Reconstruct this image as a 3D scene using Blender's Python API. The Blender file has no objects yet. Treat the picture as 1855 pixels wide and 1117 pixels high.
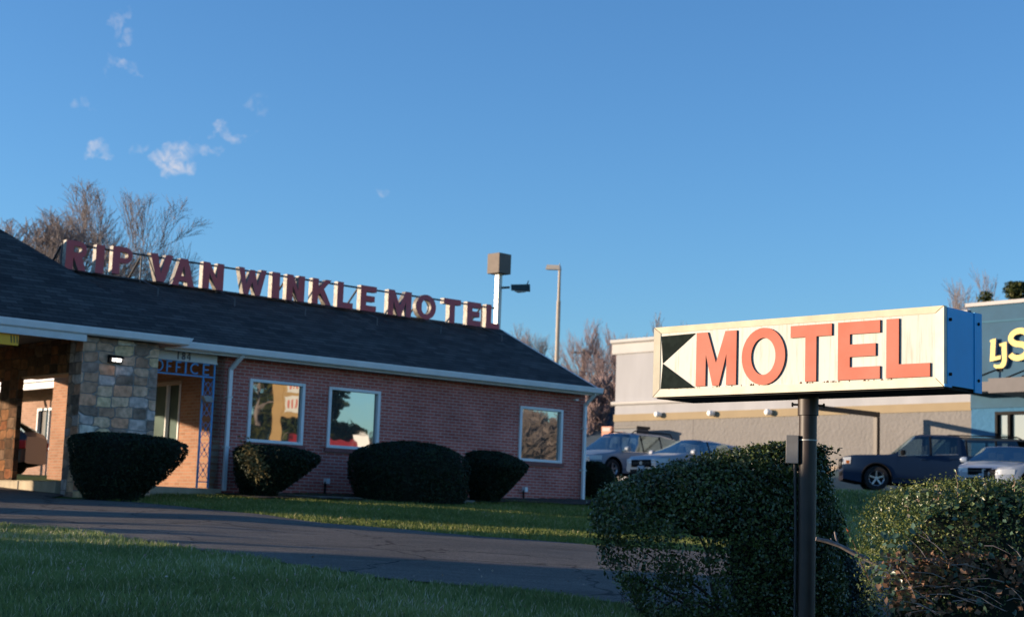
import bpy, bmesh, math, random
import numpy as np
from mathutils import Vector, Matrix
from mathutils.geometry import tessellate_polygon
R = math.radians
C = bpy.context.scene.collection
scn = bpy.context.scene
random.seed(7); rng = np.random.default_rng(7)

# ------------------------------------------------------------------ camera
F_PX, CXP, CYP = 2900.0, 927.5, 558.5            # focal length of the photograph in its own pixels
PITCH, ROLL = R(7.51), R(2.02)
cp, sp, cr, sr = math.cos(PITCH), math.sin(PITCH), math.cos(ROLL), math.sin(ROLL)
c_right = Vector((cr, -sr*sp, sr*cp)); c_fwd = Vector((0, cp, sp)); c_up = Vector((-sr, -cr*sp, cr*cp))
cam_d = bpy.data.cameras.new('camera'); cam = bpy.data.objects.new('camera', cam_d); C.objects.link(cam)
cam_d.sensor_width = 36; cam_d.lens = F_PX/1855*36
cam_d.clip_start = 0.1; cam_d.clip_end = 3000
cam.matrix_world = Matrix(((c_right.x, c_up.x, -c_fwd.x, 0), (c_right.y, c_up.y, -c_fwd.y, 0), (c_right.z, c_up.z, -c_fwd.z, 0), (0, 0, 0, 1)))
cam_d.dof.use_dof = True; cam_d.dof.focus_distance = 12.8; cam_d.dof.aperture_fstop = 3.2
scn.camera = cam

# ------------------------------------------------------------------ light
SUN_AZ, SUN_EL = R(181), R(6.9)                   # direction towards the sun, counted from +X
sun_dir = Vector((math.cos(SUN_AZ)*math.cos(SUN_EL), math.sin(SUN_AZ)*math.cos(SUN_EL), math.sin(SUN_EL)))
sd = bpy.data.lights.new('sun', 'SUN'); sd.energy = 4.5; sd.angle = R(0.5); sd.color = (1.0, 0.78, 0.56)
so = bpy.data.objects.new('sun', sd); C.objects.link(so)
so.rotation_euler = sun_dir.to_track_quat('Z', 'Y').to_euler(); so.location = sun_dir*60
world = bpy.data.worlds.new('World'); scn.world = world; world.use_nodes = True
wt = world.node_tree; wn, wl = wt.nodes, wt.links
wn.clear()
sky = wn.new('ShaderNodeTexSky'); sky.sky_type = 'NISHITA'; sky.sun_disc = False
sky.sun_elevation = R(15); sky.sun_rotation = math.pi/2 - SUN_AZ
sky.sun_elevation = SUN_EL
sky.altitude = 0; sky.air_density = 1.0; sky.dust_density = 0.2; sky.ozone_density = 4.0
SKY_STRENGTH = 0.130
bg = wn.new('ShaderNodeBackground'); bg.inputs['Strength'].default_value = SKY_STRENGTH
wo = wn.new('ShaderNodeOutputWorld')
scn.view_settings.view_transform = 'Standard'; scn.view_settings.look = 'None'; scn.view_settings.exposure = 0.88; scn.view_settings.gamma = 1
def pix_dir(px, py):
    return (c_right*((px-CXP)/F_PX) - c_up*((py-CYP)/F_PX) + c_fwd).normalized()
def wmath(op, a, b=None, c=None):
    n = wn.new('ShaderNodeMath'); n.operation = op
    for i, v in enumerate((a, b, c)):
        if v is None: continue
        if isinstance(v, (int, float)): n.inputs[i].default_value = v
        else: wl.new(v, n.inputs[i])
    return n.outputs[0]
tc = wn.new('ShaderNodeTexCoord')
wz = wn.new('ShaderNodeTexNoise'); wz.inputs['Scale'].default_value = 70; wz.inputs['Detail'].default_value = 4; wl.new(tc.outputs['Generated'], wz.inputs['Vector'])
wv = wn.new('ShaderNodeVectorMath'); wv.operation = 'MULTIPLY_ADD'; wl.new(wz.outputs['Color'], wv.inputs[0]); wv.inputs[1].default_value = (.030,)*3; wl.new(tc.outputs['Generated'], wv.inputs[2])
wv2 = wn.new('ShaderNodeVectorMath'); wv2.operation = 'ADD'; wl.new(wv.outputs[0], wv2.inputs[0]); wv2.inputs[1].default_value = (-.015,)*3
def wdot(vec):
    n = wn.new('ShaderNodeVectorMath'); n.operation = 'DOT_PRODUCT'; wl.new(wv2.outputs[0], n.inputs[0]); n.inputs[1].default_value = vec
    return n.outputs['Value']
ns = wn.new('ShaderNodeTexNoise'); ns.inputs['Scale'].default_value = 100; ns.inputs['Detail'].default_value = 7; ns.inputs['Roughness'].default_value = 0.62
ns.inputs['Distortion'].default_value = 0.6
wl.new(tc.outputs['Generated'], ns.inputs['Vector'])
cloud = None
# small wisps: sky direction, half width, half height (radians), tilt, strength
for (px, py, w, h, tilt, st) in ((318, 296, 36, 22, 8, 1.1), (342, 280, 18, 14, 35, .4), (172, 275, 20, 12, -25, .65), (408, 238, 20, 9, 8, .5), (438, 245, 24, 6, 5, .4), (374, 268, 22, 10, 8, .4),
                                 (222, 117, 26, 10, 3, .4), (212, 38, 9, 22, 20, .4), (232, 64, 12, 14, 30, .4), (250, 275, 8, 12, 0, .3), (460, 188, 22, 12, 0, .22), (150, 188, 12, 8, 0, .3), (686, 340, 18, 9, 0, .25)):
    d = pix_dir(px, py)
    ax = Vector((0, 0, 1)).cross(d).normalized()*-1; ay = ax.cross(d).normalized()
    if ay.z < 0: ay = -ay
    t = R(-tilt); a2 = ax*math.cos(t)+ay*math.sin(t); b2 = -ax*math.sin(t)+ay*math.cos(t)
    x = wmath('DIVIDE', wdot(a2), w/F_PX*1.25); y = wmath('DIVIDE', wdot(b2), h/F_PX*1.25)
    r2 = wmath('ADD', wmath('MULTIPLY', x, x), wmath('MULTIPLY', y, y))
    front = wmath('GREATER_THAN', wdot(d), 0.5)
    m = wmath('SUBTRACT', 1.0, r2); m = wmath('MAXIMUM', m, 0.0)
    m = wmath('MULTIPLY', wmath('MULTIPLY', m, front), st)
    cloud = m if cloud is None else wmath('MAXIMUM', cloud, m)
nn = wmath('MULTIPLY', wmath('SUBTRACT', ns.outputs['Fac'], 0.38), 3.6); nn = wmath('MAXIMUM', nn, 0.0)
fac = wmath('MINIMUM', wmath('MULTIPLY', wmath('MULTIPLY', cloud, nn), 1.05), 0.85)
mixw = wn.new('ShaderNodeMixRGB'); wl.new(fac, mixw.inputs[0])
hsv = wn.new('ShaderNodeHueSaturation'); hsv.inputs['Saturation'].default_value = 1.0; hsv.inputs['Hue'].default_value = 0.5
wb = wn.new('ShaderNodeMixRGB'); wb.blend_type = 'MULTIPLY'; wb.inputs[0].default_value = 1; wb.inputs[2].default_value = (1.02, 1.12, 1.23, 1)
wl.new(sky.outputs[0], wb.inputs[1]); wl.new(wb.outputs[0], hsv.inputs['Color'])
wl.new(hsv.outputs[0], mixw.inputs[1]); mixw.inputs[2].default_value = (3.2, 3.1, 3.3, 1)
wl.new(mixw.outputs[0], bg.inputs['Color']); wl.new(bg.outputs[0], wo.inputs[0])

# ------------------------------------------------------------------ terrain
def sm(t): t = np.clip(t, 0, 1); return t*t*(3-2*t)
def hgt(X, Y):
    X = np.asarray(X, float); Y = np.asarray(Y, float)
    h = -1.582 + .055*np.clip(Y, 0, 39.5) - .025*np.clip(X, -4.0, 12) + 0.012*np.sin(X*1.3+Y*.4)*np.cos(Y*.9)
    w = sm((X+1.5)/4.0)
    far = .44*sm((Y-38.8)/3.6) + .029*np.clip(Y-42, 0, 25) + .025*np.clip(X, 0, 12)*sm((Y-38)/5)
    return h + w*far
def H(x, y): return float(hgt(x, y))
def at_y(px, py, Y):
    d = pix_dir(px, py); return d*(Y/d.y)
def ground_hit(px, py):
    d = pix_dir(px, py); d = d/d.y; t = 6.0
    while t < 200:
        if d.z*t < H(d.x*t, t): break
        t += 0.05
    return Vector((d.x*t, t, d.z*t))

# ------------------------------------------------------------------ helpers
def tag(o, label=None, cat=None, group=None, kind=None):
    if label: o['label'] = label
    if cat: o['category'] = cat
    if group: o['group'] = group
    if kind: o['kind'] = kind
    return o
def empty(name, loc=(0, 0, 0), rz=0.0, label=None, cat=None, group=None):
    o = bpy.data.objects.new(name, None); o.location = loc; o.rotation_euler = (0, 0, rz); o.empty_display_size = .2
    C.objects.link(o); return tag(o, label, cat, group)
def copy_tree(o, parent=None):
    c = o.copy(); C.objects.link(c)
    if parent: c.parent = parent
    for ch in [x for x in bpy.data.objects if x.parent == o]: copy_tree(ch, c)
    return c

class MB:
    def __init__(s): s.v = []; s.f = []; s.m = []
    def add(s, vs, fs, m=0):
        b = len(s.v); s.v += [tuple(p) for p in vs]
        for f in fs: s.f.append([i+b for i in f]); s.m.append(m)
    def box(s, x0, x1, y0, y1, z0, z1, m=0):
        s.add([(x0,y0,z0),(x1,y0,z0),(x1,y1,z0),(x0,y1,z0),(x0,y0,z1),(x1,y0,z1),(x1,y1,z1),(x0,y1,z1)],
              [(0,3,2,1),(4,5,6,7),(0,1,5,4),(1,2,6,5),(2,3,7,6),(3,0,4,7)], m)
    def quad(s, a, b, c, d, m=0): s.add([a, b, c, d], [(0,1,2,3)], m)
    def tube(s, a, b, r0, r1=None, n=8, m=0, cap=True):
        a = Vector(a); b = Vector(b); r1 = r0 if r1 is None else r1
        d = (b-a).normalized(); u = d.orthogonal().normalized(); w = d.cross(u)
        vs = []
        for p, r in ((a, r0), (b, r1)):
            for i in range(n):
                t = 2*math.pi*i/n; vs.append(p+u*(math.cos(t)*r)+w*(math.sin(t)*r))
        fs = [(i, (i+1) % n, n+(i+1) % n, n+i) for i in range(n)]
        if cap: fs += [tuple(range(n-1, -1, -1)), tuple(range(n, 2*n))]
        s.add(vs, fs, m)
    def path(s, pts, rs, n=8, m=0):
        pts = [Vector(p) for p in pts]
        if not hasattr(rs, '__len__'): rs = [rs]*len(pts)
        vs = []; u = None
        for i, p in enumerate(pts):
            d = (pts[min(i+1, len(pts)-1)]-pts[max(i-1, 0)]).normalized()
            u = d.orthogonal().normalized() if u is None else (u-d*u.dot(d)).normalized()
            w = d.cross(u)
            for k in range(n):
                t = 2*math.pi*k/n; vs.append(p+u*(math.cos(t)*rs[i])+w*(math.sin(t)*rs[i]))
        fs = []
        for i in range(len(pts)-1):
            for k in range(n): fs.append((i*n+k, i*n+(k+1) % n, (i+1)*n+(k+1) % n, (i+1)*n+k))
        fs += [tuple(range(n-1, -1, -1)), tuple(range((len(pts)-1)*n, len(pts)*n))]
        s.add(vs, fs, m)
    def bar(s, a, b, w, h, up=(0, 0, 1), m=0):
        a = Vector(a); b = Vector(b); d = (b-a).normalized(); up = Vector(up)
        sd_ = d.cross(up).normalized(); u2 = sd_.cross(d).normalized()
        vs = []
        for p in (a, b):
            for (i, j) in ((-1,-1),(1,-1),(1,1),(-1,1)): vs.append(p+sd_*(i*w/2)+u2*(j*h/2))
        s.add(vs, [(0,1,2,3),(7,6,5,4),(0,4,5,1),(1,5,6,2),(2,6,7,3),(3,7,4,0)], m)
    def extrude(s, polys, fn, d0, d1, m=0, ms=None):
        """polys: outline + holes in 2-D; fn(x, y, d) -> 3-D; flat faces at d0 (front) and d1, sides between"""
        ms = m if ms is None else ms
        flat = [p for poly in polys for p in poly]
        tris = tessellate_polygon([[Vector((p[0], p[1], 0)) for p in poly] for poly in polys])
        n = len(flat)
        b = len(s.v)
        s.v += [tuple(fn(p[0], p[1], d0)) for p in flat] + [tuple(fn(p[0], p[1], d1)) for p in flat]
        for t in tris:
            s.f.append([b+i for i in t]); s.m.append(m)
            s.f.append([b+n+i for i in reversed(t)]); s.m.append(ms)
        o = 0
        for poly in polys:
            k = len(poly)
            for i in range(k):
                j = (i+1) % k
                s.f.append([b+o+i, b+o+j, b+n+o+j, b+n+o+i]); s.m.append(ms)
            o += k
    def lathe(s, prof, n=20, m=0, axis='z', c=(0, 0, 0), cap=True):
        vs = []
        for (r, h) in prof:
            for k in range(n):
                t = 2*math.pi*k/n; x, y = r*math.cos(t), r*math.sin(t)
                vs.append((c[0]+x, c[1]+y, c[2]+h) if axis == 'z' else (c[0]+x, c[1]+h, c[2]+y))
        fs = []
        for i in range(len(prof)-1):
            for k in range(n): fs.append((i*n+k, i*n+(k+1) % n, (i+1)*n+(k+1) % n, (i+1)*n+k))
        if cap: fs += [tuple(range(n-1, -1, -1)), tuple(range((len(prof)-1)*n, len(prof)*n))]
        s.add(vs, fs, m)
    def build(s, name, mats, parent=None, smooth=None, bevel=0):
        me = bpy.data.meshes.new(name); me.from_pydata(s.v, [], s.f)
        if not isinstance(mats, (list, tuple)): mats = [mats]
        for mt in mats: me.materials.append(mt)
        if len(mats) > 1: me.polygons.foreach_set('material_index', s.m)
        bm = bmesh.new(); bm.from_mesh(me); bmesh.ops.recalc_face_normals(bm, faces=bm.faces); bm.to_mesh(me); bm.free()
        if smooth is not None:
            me.polygons.foreach_set('use_smooth', [True]*len(me.polygons)); me.set_sharp_from_angle(angle=R(smooth))
        o = bpy.data.objects.new(name, me); C.objects.link(o)
        if parent: o.parent = parent
        if bevel:
            bv = o.modifiers.new('bevel', 'BEVEL'); bv.width = bevel; bv.segments = 2; bv.limit_method = 'ANGLE'; bv.angle_limit = R(40)
        return o

def np_mesh(name, V, Fc, mats, parent=None, tint=None, midx=None):
    me = bpy.data.meshes.new(name); k = Fc.shape[1]
    me.vertices.add(len(V)); me.vertices.foreach_set('co', np.ascontiguousarray(V, dtype=np.float32).ravel())
    me.loops.add(Fc.size); me.loops.foreach_set('vertex_index', np.ascontiguousarray(Fc, dtype=np.int32).ravel())
    me.polygons.add(len(Fc)); me.polygons.foreach_set('loop_start', np.arange(0, Fc.size, k, dtype=np.int32))
    if not isinstance(mats, (list, tuple)): mats = [mats]
    for m in mats: me.materials.append(m)
    if midx is not None: me.polygons.foreach_set('material_index', np.asarray(midx, dtype=np.int32))
    if tint is not None:
        at = me.attributes.new('tint', 'FLOAT', 'POINT'); at.data.foreach_set('value', np.asarray(tint, dtype=np.float32))
    me.update(calc_edges=True); me.validate()
    o = bpy.data.objects.new(name, me); C.objects.link(o)
    if parent: o.parent = parent
    return o

# ------------------------------------------------------------------ materials
def nodes(name):
    m = bpy.data.materials.new(name); m.use_nodes = True; return m, m.node_tree.nodes, m.node_tree.links, m.node_tree.nodes['Principled BSDF']
def mk(name, col, rough=.6, var=.12, scale=4, metal=0, bump=0, bscale=60, col2=None, spec=.5, coat=0, stretch=(1, 1, 1), detail=6):
    m, n, l, b = nodes(name)
    b.inputs['Roughness'].default_value = rough; b.inputs['Metallic'].default_value = metal; b.inputs['Specular IOR Level'].default_value = spec
    b.inputs['Coat Weight'].default_value = coat; b.inputs['Coat Roughness'].default_value = .05
    t = n.new('ShaderNodeTexCoord'); mp = n.new('ShaderNodeMapping'); mp.inputs['Scale'].default_value = stretch
    l.new(t.outputs['Object'], mp.inputs[0])
    no = n.new('ShaderNodeTexNoise'); no.inputs['Scale'].default_value = scale; no.inputs['Detail'].default_value = detail; no.inputs['Roughness'].default_value = .6
    l.new(mp.outputs[0], no.inputs['Vector'])
    cr_ = n.new('ShaderNodeValToRGB'); cr_.color_ramp.elements[0].position = .32; cr_.color_ramp.elements[1].position = .68
    c2 = col2 if col2 else tuple(min(1, c*(1+var)) for c in col); c1 = col if col2 else tuple(c*(1-var) for c in col)
    cr_.color_ramp.elements[0].color = (*c1, 1); cr_.color_ramp.elements[1].color = (*c2, 1)
    l.new(no.outputs['Fac'], cr_.inputs[0]); l.new(cr_.outputs[0], b.inputs['Base Color'])
    if bump:
        n2 = n.new('ShaderNodeTexNoise'); n2.inputs['Scale'].default_value = bscale; n2.inputs['Detail'].default_value = 4; l.new(t.outputs['Object'], n2.inputs['Vector'])
        bp = n.new('ShaderNodeBump'); bp.inputs['Strength'].default_value = 1; bp.inputs['Distance'].default_value = bump
        l.new(n2.outputs['Fac'], bp.inputs['Height']); l.new(bp.outputs[0], b.inputs['Normal'])
    return m
def brick_mat(name, c1, c2, mortar, axis='u', bw=.21, bh=.0677, msize=.006, off=.5, noise=.25):
    """courses run along local X (axis 'u') or local Y (axis 'v')"""
    m, n, l, b = nodes(name); b.inputs['Roughness'].default_value = .85; b.inputs['Specular IOR Level'].default_value = .2
    t = n.new('ShaderNodeTexCoord'); sx = n.new('ShaderNodeSeparateXYZ'); l.new(t.outputs['Object'], sx.inputs[0])
    cb = n.new('ShaderNodeCombineXYZ'); l.new(sx.outputs[0 if axis == 'u' else 1], cb.inputs[0]); l.new(sx.outputs[2], cb.inputs[1])
    br = n.new('ShaderNodeTexBrick'); l.new(cb.outputs[0], br.inputs['Vector'])
    br.inputs['Color1'].default_value = (*c1, 1); br.inputs['Color2'].default_value = (*c2, 1); br.inputs['Mortar'].default_value = (*mortar, 1)
    br.inputs['Scale'].default_value = 1; br.inputs['Mortar Size'].default_value = msize; br.inputs['Mortar Smooth'].default_value = .2
    br.inputs['Brick Width'].default_value = bw; br.inputs['Row Height'].default_value = bh; br.offset = off
    no = n.new('ShaderNodeTexNoise'); no.inputs['Scale'].default_value = 1.1; no.inputs['Detail'].default_value = 8; l.new(t.outputs['Object'], no.inputs['Vector'])
    mx = n.new('ShaderNodeMixRGB'); mx.blend_type = 'MULTIPLY'; mx.inputs[0].default_value = 1
    rp = n.new('ShaderNodeValToRGB'); rp.color_ramp.elements[0].position = .3; rp.color_ramp.elements[1].position = .7
    rp.color_ramp.elements[0].color = (1-noise, 1-noise, 1-noise, 1); rp.color_ramp.elements[1].color = (1+noise*.6, 1+noise*.6, 1+noise*.6, 1)
    l.new(no.outputs['Fac'], rp.inputs[0]); l.new(br.outputs['Color'], mx.inputs[1]); l.new(rp.outputs[0], mx.inputs[2]); l.new(mx.outputs[0], b.inputs['Base Color'])
    bp = n.new('ShaderNodeBump'); bp.inputs['Strength'].default_value = .6; bp.inputs['Distance'].default_value = .006; bp.invert = True
    l.new(br.outputs['Fac'], bp.inputs['Height']); l.new(bp.outputs[0], b.inputs['Normal'])
    return m
def stone_mat(name, cols, axis='u', mortar=(.24, .215, .19), scale=4.1):
    """irregular coursed rubble: square-metric voronoi cells, each with a colour of its own"""
    m, n, l, b = nodes(name); b.inputs['Roughness'].default_value = .9; b.inputs['Specular IOR Level'].default_value = .15
    t = n.new('ShaderNodeTexCoord'); sx = n.new('ShaderNodeSeparateXYZ'); l.new(t.outputs['Object'], sx.inputs[0])
    cb = n.new('ShaderNodeCombineXYZ'); l.new(sx.outputs[0 if axis == 'u' else 1], cb.inputs[0]); l.new(sx.outputs[2], cb.inputs[1])
    nz = n.new('ShaderNodeTexNoise'); nz.inputs['Scale'].default_value = 3; l.new(cb.outputs[0], nz.inputs['Vector'])
    ad = n.new('ShaderNodeMixRGB'); ad.blend_type = 'ADD'; ad.inputs[0].default_value = .045; l.new(cb.outputs[0], ad.inputs[1]); l.new(nz.outputs['Color'], ad.inputs[2])
    mp = n.new('ShaderNodeMapping'); mp.inputs['Scale'].default_value = (.72, 1.25, 1); l.new(ad.outputs[0], mp.inputs[0])
    vs = []
    for ft in ('F1', 'F2'):
        v = n.new('ShaderNodeTexVoronoi'); v.distance = 'CHEBYCHEV'; v.feature = ft; v.inputs['Scale'].default_value = scale; v.inputs['Randomness'].default_value = .48; v.voronoi_dimensions = '2D'
        l.new(mp.outputs[0], v.inputs['Vector']); vs.append(v)
    sub = n.new('ShaderNodeMath'); sub.operation = 'SUBTRACT'; l.new(vs[1].outputs['Distance'], sub.inputs[0]); l.new(vs[0].outputs['Distance'], sub.inputs[1])
    mr = n.new('ShaderNodeMapRange'); mr.inputs[1].default_value = .03; mr.inputs[2].default_value = .09; l.new(sub.outputs[0], mr.inputs[0])
    sc = n.new('ShaderNodeSeparateColor'); l.new(vs[0].outputs['Color'], sc.inputs[0])
    rp = n.new('ShaderNodeValToRGB'); rp.color_ramp.interpolation = 'CONSTANT'
    els = rp.color_ramp.elements
    while len(els) < len(cols): els.new(.5)
    for i, c in enumerate(cols): els[i].position = i/len(cols); els[i].color = (*c, 1)
    l.new(sc.outputs[0], rp.inputs[0])
    n2 = n.new('ShaderNodeTexNoise'); n2.inputs['Scale'].default_value = 9; n2.inputs['Detail'].default_value = 8; l.new(t.outputs['Object'], n2.inputs['Vector'])
    r2 = n.new('ShaderNodeValToRGB'); r2.color_ramp.elements[0].position = .3; r2.color_ramp.elements[0].color = (.6, .6, .6, 1); r2.color_ramp.elements[1].position = .7; r2.color_ramp.elements[1].color = (1.25, 1.25, 1.25, 1)
    l.new(n2.outputs['Fac'], r2.inputs[0])
    mu = n.new('ShaderNodeMixRGB'); mu.blend_type = 'MULTIPLY'; mu.inputs[0].default_value = 1; l.new(rp.outputs[0], mu.inputs[1]); l.new(r2.outputs[0], mu.inputs[2])
    mx = n.new('ShaderNodeMixRGB'); l.new(mr.outputs[0], mx.inputs[0]); mx.inputs[1].default_value = (*mortar, 1); l.new(mu.outputs[0], mx.inputs[2])
    l.new(mx.outputs[0], b.inputs['Base Color'])
    ma = n.new('ShaderNodeMath'); ma.operation = 'ADD'; l.new(mr.outputs[0], ma.inputs[0]); l.new(n2.outputs['Fac'], ma.inputs[1])
    bp = n.new('ShaderNodeBump'); bp.inputs['Distance'].default_value = .03; bp.inputs['Strength'].default_value = .9; l.new(ma.outputs[0], bp.inputs['Height']); l.new(bp.outputs[0], b.inputs['Normal'])
    return m
def shingle_mat(name):
    m, n, l, b = nodes(name); b.inputs['Roughness'].default_value = .9; b.inputs['Specular IOR Level'].default_value = .25
    t = n.new('ShaderNodeTexCoord'); sx = n.new('ShaderNodeSeparateXYZ'); l.new(t.outputs['Object'], sx.inputs[0])
    cb = n.new('ShaderNodeCombineXYZ'); l.new(sx.outputs[0], cb.inputs[0]); l.new(sx.outputs[2], cb.inputs[1])
    br = n.new('ShaderNodeTexBrick'); l.new(cb.outputs[0], br.inputs['Vector']); br.inputs['Scale'].default_value = 1
    br.inputs['Color1'].default_value = (.040, .036, .036, 1); br.inputs['Color2'].default_value = (.092, .082, .076, 1); br.inputs['Mortar'].default_value = (.018, .017, .018, 1)
    br.inputs['Mortar Size'].default_value = .007; br.inputs['Brick Width'].default_value = .33; br.inputs['Row Height'].default_value = .075
    no = n.new('ShaderNodeTexNoise'); no.inputs['Scale'].default_value = 1.4; no.inputs['Detail'].default_value = 9; l.new(t.outputs['Object'], no.inputs['Vector'])
    rp = n.new('ShaderNodeValToRGB'); rp.color_ramp.elements[0].position = .3; rp.color_ramp.elements[0].color = (.75, .75, .75, 1); rp.color_ramp.elements[1].position = .7; rp.color_ramp.elements[1].color = (1.2, 1.2, 1.2, 1)
    mu = n.new('ShaderNodeMixRGB'); mu.blend_type = 'MULTIPLY'; mu.inputs[0].default_value = 1; l.new(no.outputs['Fac'], rp.inputs[0]); l.new(br.outputs[0], mu.inputs[1]); l.new(rp.outputs[0], mu.inputs[2])
    l.new(mu.outputs[0], b.inputs['Base Color'])
    bp = n.new('ShaderNodeBump'); bp.inputs['Distance'].default_value = .01; bp.inputs['Strength'].default_value = .6; bp.invert = True; l.new(br.outputs['Fac'], bp.inputs['Height']); l.new(bp.outputs[0], b.inputs['Normal'])
    return m
def leaf_mat(name, stops, rough=.5, trans=.25, spec=.4):
    m, n, l, b = nodes(name); b.inputs['Roughness'].default_value = rough; b.inputs['Specular IOR Level'].default_value = spec
    a = n.new('ShaderNodeAttribute'); a.attribute_name = 'tint'; rp = n.new('ShaderNodeValToRGB'); els = rp.color_ramp.elements
    while len(els) < len(stops): els.new(.5)
    for i, (p, c) in enumerate(stops): els[i].position = p; els[i].color = (*c, 1)
    l.new(a.outputs['Fac'], rp.inputs[0]); l.new(rp.outputs[0], b.inputs['Base Color'])
    if trans:
        tr = n.new('ShaderNodeBsdfTranslucent'); l.new(rp.outputs[0], tr.inputs[0]); ms = n.new('ShaderNodeMixShader'); ms.inputs[0].default_value = trans
        l.new(b.outputs[0], ms.inputs[1]); l.new(tr.outputs[0], ms.inputs[2]); l.new(ms.outputs[0], n['Material Output'].inputs[0])
    return m
def pane_mat(name, refl=.5, col=(.015, .02, .025), tint=(.9, .95, 1)):
    m, n, l, b = nodes(name); b.inputs['Base Color'].default_value = (*col, 1); b.inputs['Roughness'].default_value = .5
    g = n.new('ShaderNodeBsdfGlossy'); g.inputs['Roughness'].default_value = .015; g.inputs['Color'].default_value = (*tint, 1)
    ms = n.new('ShaderNodeMixShader'); ms.inputs[0].default_value = refl
    t = n.new('ShaderNodeTexCoord'); no = n.new('ShaderNodeTexNoise'); no.inputs['Scale'].default_value = 1.3; l.new(t.outputs['Object'], no.inputs['Vector'])
    bp = n.new('ShaderNodeBump'); bp.inputs['Distance'].default_value = .004; bp.inputs['Strength'].default_value = .5; l.new(no.outputs['Fac'], bp.inputs['Height']); l.new(bp.outputs[0], g.inputs['Normal'])
    l.new(b.outputs[0], ms.inputs[1]); l.new(g.outputs[0], ms.inputs[2]); l.new(ms.outputs[0], n['Material Output'].inputs[0])
    return m
def emit_mat(name, col, st):
    m, n, l, b = nodes(name); b.inputs['Emission Color'].default_value = (*col, 1); b.inputs['Emission Strength'].default_value = st; b.inputs['Base Color'].default_value = (*col, 1)
    return m

M = {}
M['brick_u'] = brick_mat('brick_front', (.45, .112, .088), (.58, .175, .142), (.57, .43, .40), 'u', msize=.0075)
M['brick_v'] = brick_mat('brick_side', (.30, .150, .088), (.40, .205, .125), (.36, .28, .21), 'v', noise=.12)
M['brick_pale'] = brick_mat('brick_wing', (.33, .19, .13), (.42, .25, .18), (.38, .31, .26), 'v', noise=.12)
stones = [(.33, .24, .18), (.44, .31, .22), (.20, .16, .14), (.50, .33, .21), (.34, .31, .30), (.42, .24, .16), (.27, .18, .13), (.46, .41, .37), (.15, .12, .10), (.38, .27, .20)]
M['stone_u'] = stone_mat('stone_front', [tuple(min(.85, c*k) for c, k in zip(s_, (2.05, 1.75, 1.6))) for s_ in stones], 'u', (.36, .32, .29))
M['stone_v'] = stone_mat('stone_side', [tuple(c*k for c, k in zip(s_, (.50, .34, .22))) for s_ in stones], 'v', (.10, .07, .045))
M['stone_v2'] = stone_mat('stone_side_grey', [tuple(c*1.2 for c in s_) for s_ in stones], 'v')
M['roof'] = shingle_mat('shingles')
M['white'] = mk('white_paint', (.84, .85, .86), .45, .06, 2.5)
M['white_dull'] = mk('white_board', (.72, .72, .71), .7, .10, 3)
M['soffit'] = mk('soffit', (.24, .22, .20), .8, .1, 2)
M['blue_iron'] = mk('blue_iron', (.06, .30, .62), .5, .15, 10)
M['black'] = mk('black_paint', (.012, .012, .013), .7, .3, 10, spec=.15)
M['dark_metal'] = mk('dark_metal', (.035, .033, .034), .55, .3, 8)
M['bronze'] = mk('bronze_metal', (.034, .022, .018), .5, .25, 6)
M['steel'] = mk('galvanised_steel', (.38, .38, .37), .45, .15, 7, metal=.3)
M['concrete'] = mk('concrete', (.42, .36, .26), .9, .18, 3, bump=.004, bscale=40)
M['stucco'] = mk('rough_stucco', (.20, .19, .18), .95, .06, .8, bump=.05, bscale=7)
M['eifs'] = mk('smooth_render', (.34, .345, .365), .9, .09, .8, stretch=(1, 1, .25), bump=.004, bscale=25)
M['tan'] = mk('tan_band', (.29, .225, .135), .85, .06, 1)
M['trim'] = mk('pale_trim', (.46, .45, .44), .8, .05, 1)
M['teal'] = mk('teal_wall', (.022, .085, .150), .8, .14, 1.1, bump=.004, bscale=25)
M['teal_rough'] = mk('teal_stucco', (.040, .14, .26), .95, .06, .8, bump=.035, bscale=7)
M['yellow'] = mk('yellow_face', (.62, .45, .025), .45, .08, 4)
M['yellow_sign'] = mk('yellow_paint', (.75, .50, .03), .5, .08, 5)
M['ink'] = mk('dark_ink', (.03, .025, .03), .6, .2, 20)
M['pane'] = pane_mat('window_glass', .50, (.02, .022, .022), (.80, .80, .74))
M['pane_dark'] = pane_mat('dark_window_glass', .06, (.022, .018, .016))
def car_glass():
    m, n, l, b = nodes('car_glass'); t = n.new('ShaderNodeBsdfTransparent'); t.inputs[0].default_value = (.36, .46, .50, 1); g = n.new('ShaderNodeBsdfGlossy'); g.inputs['Roughness'].default_value = .03; g.inputs['Color'].default_value = (.7, .9, 1, 1)
    lw = n.new('ShaderNodeLayerWeight'); lw.inputs['Blend'].default_value = .35; mr = n.new('ShaderNodeMapRange'); mr.inputs[3].default_value = .08; mr.inputs[4].default_value = .6; l.new(lw.outputs['Facing'], mr.inputs[0])
    ms = n.new('ShaderNodeMixShader'); l.new(mr.outputs[0], ms.inputs[0]); l.new(t.outputs[0], ms.inputs[1]); l.new(g.outputs[0], ms.inputs[2]); l.new(ms.outputs[0], n['Material Output'].inputs[0]); return m
M['car_glass'] = car_glass()
M['tyre'] = mk('tyre_rubber', (.014, .014, .015), .85, .2, 20)
M['rim'] = mk('alloy_rim', (.45, .46, .48), .3, .1, 9, metal=.8)
M['lamp_lens'] = mk('headlamp_lens', (.55, .58, .60), .12, .1, 20)
M['amber'] = mk('amber_lens', (.8, .18, .02), .25, .1, 20)
M['grille'] = mk('black_grille', (.008, .008, .010), 1, .3, 30, spec=.02)
M['chrome'] = mk('chrome', (.65, .66, .68), .18, .05, 10, metal=1)
M['plate'] = mk('number_plate', (.40, .44, .50), .9, .05, 12, spec=.05)
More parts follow.
